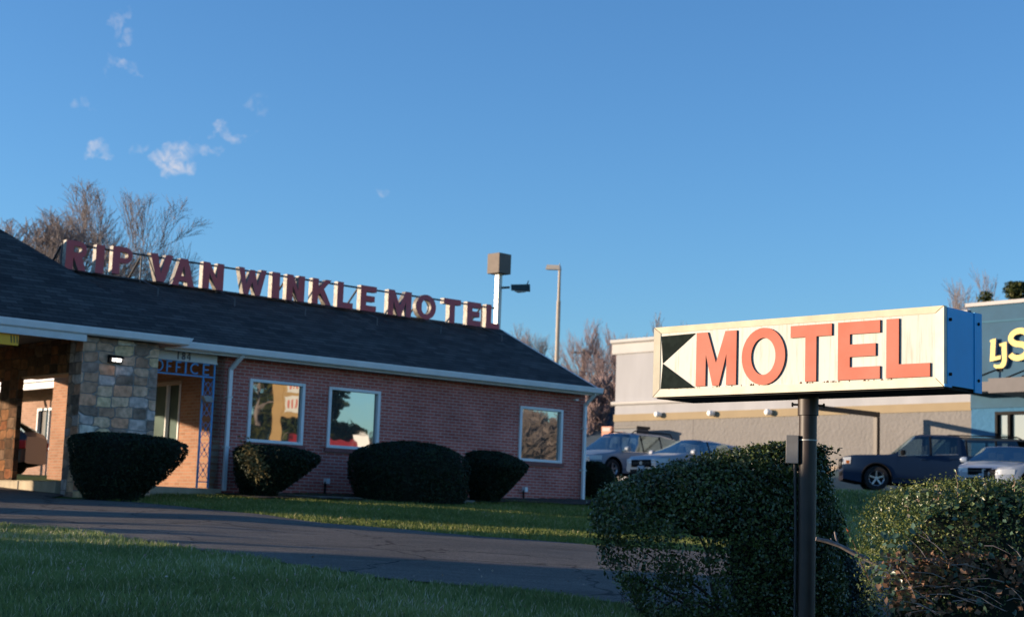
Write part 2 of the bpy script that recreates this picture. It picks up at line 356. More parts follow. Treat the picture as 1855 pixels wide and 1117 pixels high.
M['wood_pole'] = mk('weathered_wood', (.30, .235, .175), .9, .2, 4, stretch=(1, 1, .15))
M['bark'] = mk('bark', (.21, .175, .165), .95, .3, 4)
M['bark_red'] = mk('reddish_bark', (.25, .18, .175), .95, .3, 4)
M['bark_dark'] = mk('shrub_bark', (.075, .055, .045), .95, .35, 14)
M['bark_grey'] = mk('grey_branch_bark', (.24, .20, .19), .9, .35, 22)
M['alu'] = mk('aluminium', (.55, .56, .57), .35, .08, 5, metal=.6)
M['red_paint'] = mk('red_car_paint', (.50, .03, .02), .6, .05, 3)
M['lens_on'] = emit_mat('lit_lamp_lens', (1, .90, .82), 3.0)

# ------------------------------------------------------------------ glyphs (unit-height outlines, width W, stroke s)
def arc(cx, cy, rx, ry, a0, a1, n=16): return [(cx+rx*math.cos(R(a0+(a1-a0)*i/n)), cy+ry*math.sin(R(a0+(a1-a0)*i/n))) for i in range(n+1)]
def stroke(pts, s):
    L, Rr_ = [], []
    for i, p in enumerate(pts):
        a = Vector(pts[max(i-1, 0)]); b = Vector(pts[min(i+1, len(pts)-1)]); d = (b-a).normalized(); nrm = Vector((-d.y, d.x))
        w = s[i] if hasattr(s, '__len__') else s
        L.append((p[0]+nrm.x*w/2, p[1]+nrm.y*w/2)); Rr_.append((p[0]-nrm.x*w/2, p[1]-nrm.y*w/2))
    return L+Rr_[::-1]
def glyph(ch, W, s, h=None):
    h = s*.78 if h is None else h       # h: thickness of horizontal strokes
    if ch == 'I': return [[(0,0),(W,0),(W,1),(0,1)]]
    if ch == 'L': return [[(0,0),(W,0),(W,h),(s,h),(s,1),(0,1)]]
    if ch == 'E': return [[(0,0),(W,0),(W,h),(s,h),(s,.5-h/2),(W*.9,.5-h/2),(W*.9,.5+h/2),(s,.5+h/2),(s,1-h),(W,1-h),(W,1),(0,1)]]
    if ch == 'F': return [[(0,0),(s,0),(s,.5-h/2),(W*.88,.5-h/2),(W*.88,.5+h/2),(s,.5+h/2),(s,1-h),(W,1-h),(W,1),(0,1)]]
    if ch == 'T': return [[(W/2-s/2,0),(W/2+s/2,0),(W/2+s/2,1-h),(W,1-h),(W,1),(0,1),(0,1-h),(W/2-s/2,1-h)]]
    if ch == 'V': return [[(0,1),(s*1.05,1),(W/2,.30),(W-s*1.05,1),(W,1),(W/2+s*.55,0),(W/2-s*.55,0)]]
    if ch == 'A':
        k = lambda y: W/2-(W/2-s*.50)*(1-y)          # half-span helper along the left leg
        return [[(0,0),(s*.95,0),(s*.95+.17*(W/2-s),.17),(W-s*.95-.17*(W/2-s),.17),(W-s*.95,0),(W,0),(W/2+s*.55,1),(W/2-s*.55,1)],
                [(W/2-(W/2-s)*.50,.36),(W/2+(W/2-s)*.50,.36),(W/2,.74)]]
    if ch == 'N': return [[(0,0),(s,0),(s,.60),(W-s,0),(W,0),(W,1),(W-s,1),(W-s,.42),(s,1),(0,1)]]
    if ch == 'W': return [[(0,1),(s*.9,1),(W*.30,.38),(W*.42,.95),(W*.58,.95),(W*.70,.38),(W-s*.9,1),(W,1),(W*.80,0),(W*.62,0),(W/2,.50),(W*.38,0),(W*.20,0)]]
    if ch == 'M': return [[(0,0),(s,0),(s,.58),(W/2-s*.33,0),(W/2+s*.33,0),(W-s,.58),(W-s,0),(W,0),(W,1),(W-s*1.15,1),(W/2,.42),(s*1.15,1),(0,1)]]
    if ch == 'K': return [[(0,0),(s,0),(s,.34),(s*1.30,.44),(W-s*.95,0),(W,0),(s*1.9,.62),(W*.98,1),(W-s*.95,1),(s,.62),(s,1),(0,1)]]
    if ch == 'O': return [arc(W/2,.5,W/2,.5,0,360,36)[:-1], arc(W/2,.5,W/2-s,.5-h,0,360,36)[:-1][::-1]]
    if ch in 'PR':
        rr = .29; o = [(0,0),(s,0),(s,.42)]
        if ch == 'P': o += [(W-rr,.42)] + arc(W-rr,.42+rr,rr,rr,-90,90,12) + [(0,1)]
        else: o += [(s*1.05,.42),(W-s*1.0,0),(W,0),(W-s*.55,.46)] + arc(W-rr,.42+rr,rr*.98,rr,-55,90,12) + [(0,1)]
        hh = [(s,.60),(W-rr,.60)] + arc(W-rr,.71,.11,.11,-90,90,8) + [(s,.82)]
        return [o, hh]
    if ch == 'C': return [stroke(arc(W/2+.04,.5,W/2,.5-s/2,48,312,26), s)]
    if ch == 'J': return [stroke([(W*.55,1),(W*.72,.99),(W*.72,.5)]+arc(W*.30,.32,W*.42,.26,10,-120,12), s)]
    if ch == 'S': return [stroke(arc(W*.52,.735,W*.40,.225,25,250,16)+arc(W*.48,.265,W*.40,.235,80,-160,16), s)]
    if ch == '1': return [[(W/2-s/2,0),(W/2+s/2,0),(W/2+s/2,1),(W/2-s/2,1),(W*.15,.80),(W*.15,.70),(W/2-s/2,.80)]]
    if ch == '4': return [[(W*.60,0),(W*.60+s,0),(W*.60+s,.24),(W,.24),(W,.38),(W*.60+s,.38),(W*.60+s,1),(W*.55,1),(0,.36),(0,.24),(W*.60,.24)], [(W*.2,.38),(W*.60,.38),(W*.60,.82)]]
    if ch == '8':
        o = arc(W/2,.26,W/2,.26,140,400,18)+arc(W/2,.75,W*.44,.25,-40,220,18)
        return [o, arc(W/2,.26,W/2-s,.26-s,0,360,14)[:-1], arc(W/2,.75,W*.44-s,.25-s,0,360,14)[:-1]]
def put_glyph(mb, ch, W, s, fn, scale, d0, d1, m=0, ms=None, h=None):
    polys = [[(p[0]*scale, p[1]*scale) for p in poly] for poly in glyph(ch, W/scale, s/scale, None if h is None else h/scale)]
    mb.extrude(polys, fn, d0, d1, m, ms)

# ------------------------------------------------------------------ ground, drive
def edge_pts(px): return [ground_hit(*p) for p in px]
far_px = [(0,897),(120,905),(250,911),(400,926),(560,946),(690,957),(800,967),(950,979),(1090,990),(1300,1003),(1560,1016),(1855,1032)]
near_px = [(0,950),(110,961),(200,973),(300,986),(400,1004),(480,1017),(560,1031),(660,1043),(760,1056),(900,1068),(1000,1079),(1140,1097),(1300,1113),(1500,1131),(1855,1165)]
FE = edge_pts(far_px); NE = edge_pts(near_px)
fx = np.array([p.x for p in FE]); fy = np.array([p.y for p in FE]); nx = np.array([p.x for p in NE]); ny = np.array([p.y for p in NE])
def far_edge(x):
    y = np.interp(x, fx, fy); y = np.where(x > fx[-1], fy[-1]-(x-fx[-1])*.12, y); y = np.where(x < fx[0], fy[0]+6, y)
    y = np.where((x <= fx[0]), fy[0]+(fx[0]-x)*.3, y)
    return y + .06*np.sin(x*3.1)+.04*np.sin(x*7.7)
def near_edge(x):
    y = np.interp(x, nx, ny); y = np.where(x > nx[-1], ny[-1]-(x-nx[-1])*.12, y); y = np.where(x < nx[0], ny[0]+(nx[0]-x)*.35, y)
    return y + .10*np.sin(x*2.3+1)+.05*np.sin(x*6.1)

def ground_mat():
    m, n, l, b = nodes('lawn_ground'); b.inputs['Roughness'].default_value = .95; b.inputs['Specular IOR Level'].default_value = .1
    t = n.new('ShaderNodeTexCoord')
    n1 = n.new('ShaderNodeTexNoise'); n1.inputs['Scale'].default_value = .9; n1.inputs['Detail'].default_value = 9; n1.inputs['Roughness'].default_value = .7; l.new(t.outputs['Object'], n1.inputs['Vector'])
    r1 = n.new('ShaderNodeValToRGB'); e = r1.color_ramp.elements; e[0].position = .32; e[0].color = (.075, .085, .035, 1); e[1].position = .62; e[1].color = (.12, .18, .05, 1)
    e2 = e.new(.75); e2.color = (.13, .13, .06, 1)
    l.new(n1.outputs['Fac'], r1.inputs[0])
    n2 = n.new('ShaderNodeTexNoise'); n2.inputs['Scale'].default_value = 30; n2.inputs['Detail'].default_value = 6; l.new(t.outputs['Object'], n2.inputs['Vector'])
    r2 = n.new('ShaderNodeValToRGB'); r2.color_ramp.elements[0].position = .3; r2.color_ramp.elements[0].color = (.55, .55, .55, 1); r2.color_ramp.elements[1].position = .7; r2.color_ramp.elements[1].color = (1.3, 1.3, 1.3, 1)
    l.new(n2.outputs['Fac'], r2.inputs[0]); mu = n.new('ShaderNodeMixRGB'); mu.blend_type = 'MULTIPLY'; mu.inputs[0].default_value = 1
    l.new(r1.outputs[0], mu.inputs[1]); l.new(r2.outputs[0], mu.inputs[2]); l.new(mu.outputs[0], b.inputs['Base Color'])
    bp = n.new('ShaderNodeBump'); bp.inputs['Distance'].default_value = .05; l.new(n2.outputs['Fac'], bp.inputs['Height']); l.new(bp.outputs[0], b.inputs['Normal'])
    return m
def grid_mesh(name, xs, ys, fn, mat, kind='structure'):
    X, Y = np.meshgrid(xs, ys); Z = fn(X, Y); V = np.stack([X.ravel(), Y.ravel(), Z.ravel()], 1)
    nx_, ny_ = len(xs), len(ys); i = np.arange((ny_-1)*(nx_-1)); r_, c_ = i//(nx_-1), i % (nx_-1); a = r_*nx_+c_
    Fc = np.stack([a, a+1, a+nx_+1, a+nx_], 1)
    o = np_mesh(name, V, Fc, mat); o['kind'] = kind
    o.data.polygons.foreach_set('use_smooth', [True]*len(o.data.polygons)); return o
xs = np.concatenate([np.linspace(-700, -40, 20)[:-1], np.linspace(-40, 40, 161), np.linspace(40, 700, 20)[1:]])
ys = np.concatenate([np.linspace(-300, -5, 12)[:-1], np.linspace(-5, 75, 161), np.linspace(75, 1200, 30)[1:]])
grid_mesh('ground', xs, ys, hgt, ground_mat())

def asphalt_mat():
    m, n, l, b = nodes('asphalt'); b.inputs['Roughness'].default_value = .95; b.inputs['Specular IOR Level'].default_value = .15
    t = n.new('ShaderNodeTexCoord'); v = t.outputs['Object']
    def noise(sc, det=8, st=(1, 1, 1)):
        mp = n.new('ShaderNodeMapping'); mp.inputs['Scale'].default_value = st; l.new(v, mp.inputs[0]); q = n.new('ShaderNodeTexNoise'); q.inputs['Scale'].default_value = sc; q.inputs['Detail'].default_value = det; q.inputs['Roughness'].default_value = .65; l.new(mp.outputs[0], q.inputs['Vector']); return q.outputs['Fac']
    def ramp(f, p0, c0, p1, c1):
        r = n.new('ShaderNodeValToRGB'); r.color_ramp.elements[0].position = p0; r.color_ramp.elements[1].position = p1; r.color_ramp.elements[0].color = (*c0, 1); r.color_ramp.elements[1].color = (*c1, 1); l.new(f, r.inputs[0]); return r.outputs[0]
    def mul(a, c):
        q = n.new('ShaderNodeMixRGB'); q.blend_type = 'MULTIPLY'; q.inputs[0].default_value = 1; l.new(a, q.inputs[1]); l.new(c, q.inputs[2]); return q.outputs[0]
    base = ramp(noise(.55, 10), .35, (.115, .105, .095), .65, (.175, .155, .138))
    base = mul(base, ramp(noise(3, 6, (.25, 2, 1)), .35, (.85, .85, .86), .65, (1.1, 1.1, 1.08)))
    base = mul(base, ramp(noise(60, 3), .38, (.55, .55, .55), .62, (1.45, 1.43, 1.38)))
    vo = n.new('ShaderNodeTexVoronoi'); vo.feature = 'DISTANCE_TO_EDGE'; vo.inputs['Scale'].default_value = .42
    nn_ = n.new('ShaderNodeTexNoise'); nn_.inputs['Scale'].default_value = 2.5; nn_.inputs['Detail'].default_value = 6; l.new(v, nn_.inputs['Vector']); ad = n.new('ShaderNodeMixRGB'); ad.blend_type = 'ADD'; ad.inputs[0].default_value = .5; l.new(v, ad.inputs[1]); l.new(nn_.outputs['Color'], ad.inputs[2]); l.new(ad.outputs[0], vo.inputs['Vector'])
    base = mul(base, ramp(vo.outputs['Distance'], .004, (.40, .40, .42), .012, (1, 1, 1)))
    l.new(base, b.inputs['Base Color'])
    bp = n.new('ShaderNodeBump'); bp.inputs['Distance'].default_value = .012; l.new(noise(70, 3), bp.inputs['Height']); l.new(bp.outputs[0], b.inputs['Normal'])
    return m
asphalt = asphalt_mat()
asphalt_lot = mk('parking_asphalt', (.075, .07, .068), .92, .15, 1.2, bump=.006, bscale=70, spec=.2)
tx = np.linspace(-34, 30, 257); tt = np.linspace(0, 1, 33)
NEy = near_edge(tx); FEy = far_edge(tx)
# under the porte-cochere the paving carries on up to the building
FEy = np.where(tx < -8.2, np.maximum(FEy, 34), FEy)
Vx = np.repeat(tx, len(tt)).reshape(len(tx), len(tt)); Vy = NEy[:, None]+(FEy-NEy)[:, None]*tt[None, :]
camb = .035*np.sin(np.pi*tt)[None, :]+.02
V = np.stack([Vx.ravel(), Vy.ravel(), (hgt(Vx, Vy)+camb).ravel()], 1)
i = np.arange((len(tx)-1)*(len(tt)-1)); r_, c_ = i//(len(tt)-1), i % (len(tt)-1); a = r_*len(tt)+c_
o = np_mesh('driveway', V, np.stack([a, a+len(tt), a+len(tt)+1, a+1], 1), asphalt); o['kind'] = 'structure'
o.data.polygons.foreach_set('use_smooth', [True]*len(o.data.polygons))
# thin dark line running along the drive
p0 = ground_hit(300, 953); p1 = ground_hit(1090, 1004); sxs = np.linspace(p0.x, p1.x+4, 70); sv = []
for k, x in enumerate(sxs):
    y = p0.y+(p1.y-p0.y)*(x-p0.x)/(p1.x-p0.x)+.02*math.sin(x*5)
    tq = (y-float(near_edge(x)))/(float(far_edge(x))-float(near_edge(x))); z = H(x, y)+.035*math.sin(math.pi*max(0, min(1, tq)))+.026
    sv += [(x, y-.022, z), (x, y+.022, z)]
sf = [(2*k, 2*k+2, 2*k+3, 2*k+1) for k in range(len(sxs)-1)]
o = np_mesh('driveway_dark_line', np.array(sv), np.array(sf), mk('line_black', (.022, .021, .022), .8, .2, 9)); o['kind'] = 'structure'
# parking lot beyond the bank
lx = np.linspace(-1.0, 45, 93); ly = np.linspace(42.6, 90, 96)
grid_mesh('parking_lot', lx, ly, lambda X, Y: hgt(X, Y)+.02, asphalt_lot)
# street under the camera
grid_mesh('street', np.linspace(-60, 60, 121), np.linspace(-14, 3.0, 35), lambda X, Y: hgt(X, Y)+.02, asphalt_lot)

# ------------------------------------------------------------------ motel
MO = at_y(398, 893, 32); MA = R(41.27)
motel = empty('motel_building', MO, MA, 'single storey red brick motel with dark shingle roof, white gutters and stone porte-cochere', 'motel')
mU = Vector((math.cos(MA), math.sin(MA), 0)); mV = Vector((-math.sin(MA), math.cos(MA), 0))
def mloc(px, py, ax, val):
    d = pix_dir(px, py); e = (d.dot(mU), d.dot(mV), d.z); c = (-MO.dot(mU), -MO.dot(mV), -MO.z)
    t = (val-c[ax])/e[ax]; return tuple(c[i]+t*e[i] for i in range(3))
def wall_open(mb, u0, u1, z0, z1, v0, v1, ops, axis='u'):
    """wall slab with rectangular openings; axis: direction the wall runs in"""
    us = sorted({u0, u1, *[o_[0] for o_ in ops], *[o_[1] for o_ in ops]}); zs = sorted({z0, z1, *[o_[2] for o_ in ops], *[o_[3] for o_ in ops]})
    for a, b in zip(us, us[1:]):
        run = None
        for c, d in zip(zs, zs[1:]):
            inside = any(o_[0] <= (a+b)/2 <= o_[1] and o_[2] <= (c+d)/2 <= o_[3] for o_ in ops)
            if inside: continue
            if axis == 'u': mb.box(a, b, v0, v1, c, d)
            else: mb.box(v0, v1, a, b, c, d)
wins = [(0.55, 1.88, 1.055, 2.333), (2.50, 3.832, 1.045, 2.328), (7.895, 9.25, 1.045, 2.318)]
w = MB(); wall_open(w, -.25, 10.0, -.6, 2.80, 0, .22, wins); w.build('front_wall', M['brick_u'], motel)
w = MB(); w.box(9.78, 10.0, .22, 7.0, -.6, 2.80); w.box(-.25, 9.78, 6.8, 7.0, -.6, 2.8)
w.add([(9.8, 0.05, 2.8), (9.8, 6.9, 2.8), (9.8, 3.3, 4.44), (9.98, 0.05, 2.8), (9.98, 6.9, 2.8), (9.98, 3.3, 4.44)], [(0,1,2),(3,5,4),(0,3,4,1),(1,4,5,2),(2,5,3,0)])
w.build('end_wall', M['brick_v'], motel)
DV0, DV1 = 1.32, 2.66                                                   # office door in the side wall
w = MB(); wall_open(w, .0, 7.2, -.6, 2.80, -.252, -.05, [(DV0, DV1, .92, 2.275)], 'v'); w.build('office_side_wall', M['brick_v'], motel)
# side window of the office, with a pale blind box over it
d = MB(); d.box(-.27, -.13, DV0, DV0+.05, .92, 2.20); d.box(-.27, -.13, DV1-.05, DV1, .92, 2.20); d.box(-.27, -.13, DV0+.05, DV1-.05, .92, .97); d.box(-.265, -.14, 1.86, 1.90, .97, 2.20)
ow = d.build('office_window', M['white_dull'], motel)
d = MB(); d.box(-.19, -.16, DV0+.05, DV1-.05, .97, 2.20); d.build('pane', mk('green_glass', (.085, .125, .11), .7, .2, 2, spec=.1), ow)
d = MB(); d.box(-.285, -.12, DV0-.03, DV1+.03, 2.20, 2.275); d.build('lintel_board', mk('lintel_tan', (.42, .33, .25), .7, .1, 3), ow)
for k, (a, b, c, e) in enumerate(wins):
    f = MB(); t = .062
    f.box(a-.01, a+t, -.035, .12, c, e); f.box(b-t, b+.01, -.035, .12, c, e); f.box(a+t, b-t, -.035, .12, e-t, e); f.box(a+t, b-t, -.035, .12, c, c+t)
    fr = f.build('window', M['white'], motel, bevel=.006)
    p = MB(); p.quad((a+t, .035, c+t), (b-t, .035, c+t), (b-t, .035, e-t), (a+t, .035, e-t)); p.build('pane', M['pane'], fr)
    s_ = MB(); s_.box(a-.06, b+.06, -.05, .10, c-.085, c-.004); s_.build('brick_sill', mk('sill_brick', (.27, .10, .09), .85, .2, 8), motel)
# roof: gabled main wing
def prism_u(mb, prof, u0, u1, m=0):
    n = len(prof); vs = [(u0, v, z) for v, z in prof]+[(u1, v, z) for v, z in prof]
    mb.add(vs, [tuple(range(n)), tuple(range(2*n-1, n-1, -1))]+[(i, (i+1) % n, n+(i+1) % n, n+i) for i in range(n)], m)
rf = MB(); prism_u(rf, [(-.38, 2.80), (-.38, 2.868), (3.3, 4.54), (6.98, 2.868), (6.98, 2.80)], -4.0, 10.05)
roof = rf.build('main_roof', M['roof'], motel)
rg = MB(); prism_u(rg, [(3.12, 4.468), (3.3, 4.556), (3.48, 4.468), (3.3, 4.545)], -3.0, 10.06); rg.build('ridge_cap', M['roof'], roof)
g = MB(); prof = [(-.33, 2.74), (-.405, 2.74), (-.44, 2.765), (-.447, 2.80), (-.46, 2.862), (-.46, 2.885), (-.44, 2.885), (-.43, 2.86), (-.33, 2.86)]
prism_u(g, prof, -1.6, 10.16); gut = g.build('gutter', M['white'], motel)
g = MB(); prism_u(g, [(-.326, 2.70), (-.30, 2.70), (-.30, 2.868), (-.326, 2.868)], -1.6, 10.05); g.box(-1.6, 10.03, -.30, .0, 2.725, 2.745); g.build('soffit_board', M['white_dull'], motel)
g = MB()                                                                  # gable rake boards
for sgn in (1,):
    g.bar((10.07, -.40, 2.78), (10.07, 3.3, 4.47), .03, .16); g.bar((10.07, 7.0, 2.78), (10.07, 3.3, 4.47), .03, .16)
g.build('rake_board', M['white'], motel)
for (uu, zb, elbow) in ((.045, .05, .09), (9.93, .12, .05)):
    g = MB(); g.bar((uu, -.075, zb), (uu, -.075, 2.50), .085, .07, up=(0, 1, 0)); g.bar((uu, -.075, 2.47), (uu+elbow, -.36, 2.745), .085, .07, up=(0, 1, 0))
    g.bar((uu, -.075, zb+.02), (uu-.02, -.30, zb-.06), .085, .07, up=(0, 1, 0)) if uu > 5 else None
    ds = g.build('downspout', M['white'], motel, bevel=.012)
    for zz in (.9, 1.9):
        s_ = MB(); s_.box(uu-.06, uu+.06, -.118, -.0, zz, zz+.03); s_.build('strap', M['white_dull'], ds)
# stone pillars and porte-cochere
for (a, b, nm) in ((-3.5, -1.95, 1), (-12.9, -11.4, 0)):  # second pillar is unseen, set where its shadow bands the drive
    w = MB(); w.box(a, b, -.741, -.735, -.7, 2.73); 
    w.box(a, b, -.735, -.24, -.7, 2.73, 1)
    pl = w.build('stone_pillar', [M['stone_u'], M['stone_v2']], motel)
w = MB(); w.box(-12.9, -12.4, 2.9, 8.3, -.6, 2.74); w.build('unseen_shade_wall', M['stone_v'], motel)  # unseen wall added to shade the grass before the motel
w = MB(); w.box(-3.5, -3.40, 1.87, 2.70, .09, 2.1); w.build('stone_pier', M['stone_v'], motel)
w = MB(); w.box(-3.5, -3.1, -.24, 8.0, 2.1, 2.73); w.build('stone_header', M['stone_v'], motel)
w = MB(); w.box(-3.46, -3.12, -.235, 1.87, 2.075, 2.10); w.build('header_soffit', mk('soffit_bounce_tan', (.42, .30, .2), .8, .08, 4), motel)  # bounce light on the lintel underside put into its tan
w = MB(); w.box(-3.56, -.05, -.14, 8.5, -.7, .085); w.box(-3.57, -3.44, -.15, 8.5, .085, .10); wk = w.build('walkway_slab', M['concrete'], motel, bevel=.01)
w = MB(); w.box(-3.575, -3.565, 1.42, 1.44, -.7, .09); w.build('slab_joint', M['ink'], wk)
# porte-cochere roof: hip rising .55 per metre from the front, steeper on the side
e0, e1, f0, f1 = -13.5, -1.52, -1.0, 8.6; dz = .55; half = (f1-f0)/2
rv = f0+half; rz = 2.884+dz*half; ra, rb = e0+half*.5, e1-half*.5
r_ = MB(); r_.add([(e0,f0,2.80),(e1,f0,2.80),(e1,f1,2.80),(e0,f1,2.80),(e0,f0,2.884),(e1,f0,2.884),(e1,f1,2.884),(e0,f1,2.884),(ra,rv,rz),(rb,rv,rz)],
      [(3,2,1,0),(0,1,5,4),(1,2,6,5),(2,3,7,6),(3,0,4,7),(4,5,9,8),(5,6,9),(6,7,8,9),(7,4,8)])
pr = r_.build('porte_cochere_roof', M['roof'], motel)
r_ = MB(); prof2 = [(p_[0]-.59, p_[1]) for p_ in prof]; prism_u(r_, prof2, -13.6, -1.47)
r_.add([(-1.52,-.95,2.74),(-1.47,-1.0,2.74),(-1.40,-1.05,2.885),(-1.40,-.43,2.885),(-1.47,-.43,2.74),(-1.52,-.43,2.74),(-1.52,-.95,2.885),(-1.52,-.43,2.885)],
       [(0,1,4,5),(1,2,3,4),(2,6,7,3),(0,6,2,1),(3,7,5,4)])
r_.build('porte_gutter', M['white'], motel)
r_ = MB(); r_.box(-13.4, -1.55, -.93, 8.5, 2.745, 2.79); r_.build('porte_ceiling', M['soffit'], motel)
r_ = MB(); r_.box(-13.4, -3.56, -.99, -.93, 2.615, 2.735); r_.box(-13.4, -3.56, -.925, -.78, 2.66, 2.74); r_.build('front_beam', M['white_dull'], motel)
# clearance board hanging under the beam (its far part is out of the picture)
ax_, _, az = mloc(34, 603, 1, -.88); bx_, _, bz = mloc(31, 626, 1, -.88)
s_ = MB(); s_.box(ax_-2.2, ax_, -.90, -.86, bz, az); cb_ = s_.build('clearance_board', mk('clearance_yellow', (1.0, .47, .015), .5, .03, 5), motel, bevel=.004)
s_ = MB(); hh = az-bz
for k in range(3):
    x0 = ax_-.16+k*.055; s_.add([(x0, -.903, az-.2*hh), (x0+.018, -.903, az-.2*hh), (x0+.036, -.903, bz+.2*hh), (x0+.018, -.903, bz+.2*hh)], [(0,1,2,3)])
s_.build('stripe', M['ink'], cb_)
# wall lamp on the pillar
lu, _, lz = mloc(210, 650, 1, -.80)
s_ = MB(); s_.box(lu-.14, lu+.12, -.80, -.742, lz-.075, lz+.07); s_.add([(lu-.14,-.80,lz+.07),(lu+.12,-.80,lz+.07),(lu+.12,-.90,lz+.03),(lu-.14,-.90,lz+.03),(lu-.14,-.90,lz+.01),(lu+.12,-.90,lz+.01),(lu+.12,-.80,lz+.01),(lu-.14,-.80,lz+.01)], [(0,1,2,3),(3,2,5,4),(4,5,6,7),(0,3,4,7),(1,6,5,2)])
lp = s_.build('pillar_lamp', M['black'], motel)
s_ = MB(); s_.add([(lu-.075,-.803,lz-.045),(lu+.10,-.803,lz-.045),(lu+.10,-.803,lz+.008),(lu-.075,-.803,lz+.008),(lu-.06,-.86,lz-.035),(lu+.085,-.86,lz-.035),(lu+.085,-.86,lz+.006),(lu-.06,-.86,lz+.006)], [(4,5,6,7),(0,1,5,4),(1,2,6,5),(0,4,7,3)])
s_.build('lens', M['lens_on'], lp)
# board with the street number over the office recess
s_ = MB(); s_.box(-1.95, -.272, -.06, .02, 2.55, 2.74); s_.box(-1.95, -.26, -.075, -.06, 2.535, 2.553); nb = s_.build('number_board', M['white_dull'], motel)
s_ = MB()
for ch, px in (('1', 320.5), ('8', 328.5), ('4', 338)):
    u_, _, z_ = mloc(px, 655, 1, -.062); W_ = .035 if ch == '1' else .085
    put_glyph(s_, ch, W_, .022, lambda x, y, d, u_=u_: (u_+x, d, 2.563+y), .145, -.072, -.062)
s_.build('street_number', mk('number_grey', (.10, .10, .12), .5, .1, 10), nb)
# blue ironwork: posts, top bar, letters
iw = MB(); zb = .09
def vbar(mb, u, v, z0, z1, t=.032): mb.box(u-t/2, u+t/2, v-t/2, v+t/2, z0, z1)
vbar(iw, -1.60, -.05, zb, 2.255); vbar(iw, -1.86, -.05, zb, 2.534); vbar(iw, -.56, -.05, zb, 2.255); vbar(iw, -.315, -.05, zb, 2.534)
iw.box(-1.95, -.30, -.072, -.028, 2.255, 2.285); iw.box(-.56, -.315, -.062, -.038, .20, .22); iw.box(-1.95, -.30, -.06, -.04, 2.525, 2.534)
for (a, b) in ((-.56, -.315), (-1.86, -1.60)):
    n_ = 5; hh = (2.24-.24)/n_
    for k in range(n_):
        z0 = .24+k*hh; mid = (a+b)/2
        for (q0, q1) in (((a, z0), (b, z0+hh)), ((b, z0), (a, z0+hh))):
            iw.tube((q0[0], -.05, q0[1]), (q1[0], -.05, q1[1]), .0065, n=5)
        iw.lathe([(.001, -.03), (.026, 0), (.001, .03)], 8, c=(mid, -.05, z0+hh/2))
        for s2 in (-1, 1): iw.path([(mid+s2*(.10*math.sin(t_*math.pi)), -.05, z0+hh*(.15+.7*t_)) for t_ in np.linspace(0, 1, 9)], .005, 5)
ir = iw.build('iron_trellis', M['blue_iron'], motel)
for ch, xa, xb in (('O', 279.5, 295), ('F', 300.6, 310.3), ('F', 317.6, 327.3), ('I', 334.2, 337.3), ('C', 344.5, 360), ('E', 367, 378.5)):
    s_ = MB(); u0_, _, _ = mloc(xa, 670, 1, -.06); u1_, _, _ = mloc(xb, 670, 1, -.06)
    put_glyph(s_, ch, u1_-u0_, .030, lambda x, y, d, u0_=u0_: (u0_+x, d, 2.300+y), .220, -.075, -.055, h=.026)
    s_.build('office_letter', M['blue_iron'], ir)
lu, _, lz = mloc(374, 722, 1, -.12)
s_ = MB(); s_.add([(lu-.09,-.16,lz+.06),(lu+.09,-.16,lz+.06),(lu+.09,-.06,lz+.06),(lu-.09,-.06,lz+.06),(lu-.05,-.20,lz-.06),(lu+.12,-.20,lz-.06),(lu+.12,-.06,lz-.06),(lu-.05,-.06,lz-.06)], [(0,1,2,3),(0,4,5,1),(1,5,6,2),(2,6,7,3),(3,7,4,0),(4,7,6,5)])
s_.build('entry_lantern', mk('lantern_grey', (.30, .29, .27), .6, .1, 10), motel)
# little capped pipes at the wall foot
for (px, py) in ((592, 872), (951, 887)):
    u_, _, z_ = mloc(px, py, 1, -.07)
    s_ = MB(); s_.tube((u_-.03, -.06, -.1), (u_-.03, -.06, z_), .022); s_.box(u_-.035, u_+.045, -.12, -.0, z_-.04, z_+.07, 1)
    s_.build('capped_pipe', [M['black'], M['white']], motel)
u_, _, z_ = mloc(1042, 724, 1, -.03)
s_ = MB(); s_.box(u_-.04, u_+.05, -.10, 0, z_-.02, z_+.02); s_.build('wall_camera', M['white'], motel)
# wing at the back, seen through the drive-through
w = MB(); wall_open(w, 12.0, 28.0, -.6, 3.3, 4.0, 4.2, [(15.5, 17.0, 1.22, 2.45)], 'v'); w.build('rear_wing_wall', M['brick_pale'], motel)
w = MB(); w.box(2.85, 2.95, 12.0, 28, 2.86, 3.24); w.box(2.73, 2.85, 12, 28, 3.05, 3.24); w.build('rear_wing_fascia', M['white'], motel)
w = MB(); w.add([(2.80,12,3.25),(2.80,28,3.25),(6.6,28,4.5),(6.6,12,4.5),(10.3,28,3.25),(10.3,12,3.25)], [(0,1,2,3),(3,2,4,5),(0,3,5),(1,4,2),(0,5,4,1)]); w.build('rear_wing_roof', M['roof'], motel)
w = MB(); w.box(3.94, 4.04, 15.5, 15.57, 1.22, 2.45); w.box(3.94, 4.04, 16.93, 17.0, 1.22, 2.45); w.box(3.94, 4.04, 15.57, 16.93, 1.22, 1.29); w.box(3.94, 4.04, 15.57, 16.93, 2.38, 2.45); w.box(3.95, 4.03, 16.22, 16.28, 1.29, 2.38)
fr = w.build('window', M['white'], motel); w = MB(); w.quad((4.05, 15.55, 1.25), (4.05, 16.95, 1.25), (4.05, 16.95, 2.42), (4.05, 15.55, 2.42)); w.build('pane', M['pane_dark'], fr)
w = MB(); vbar(w, 2.9, 17.2, .3, 2.86, .06); vbar(w, 2.9, 16.9, .3, 2.86, .05); w.build('rear_wing_post', M['blue_iron'], motel)
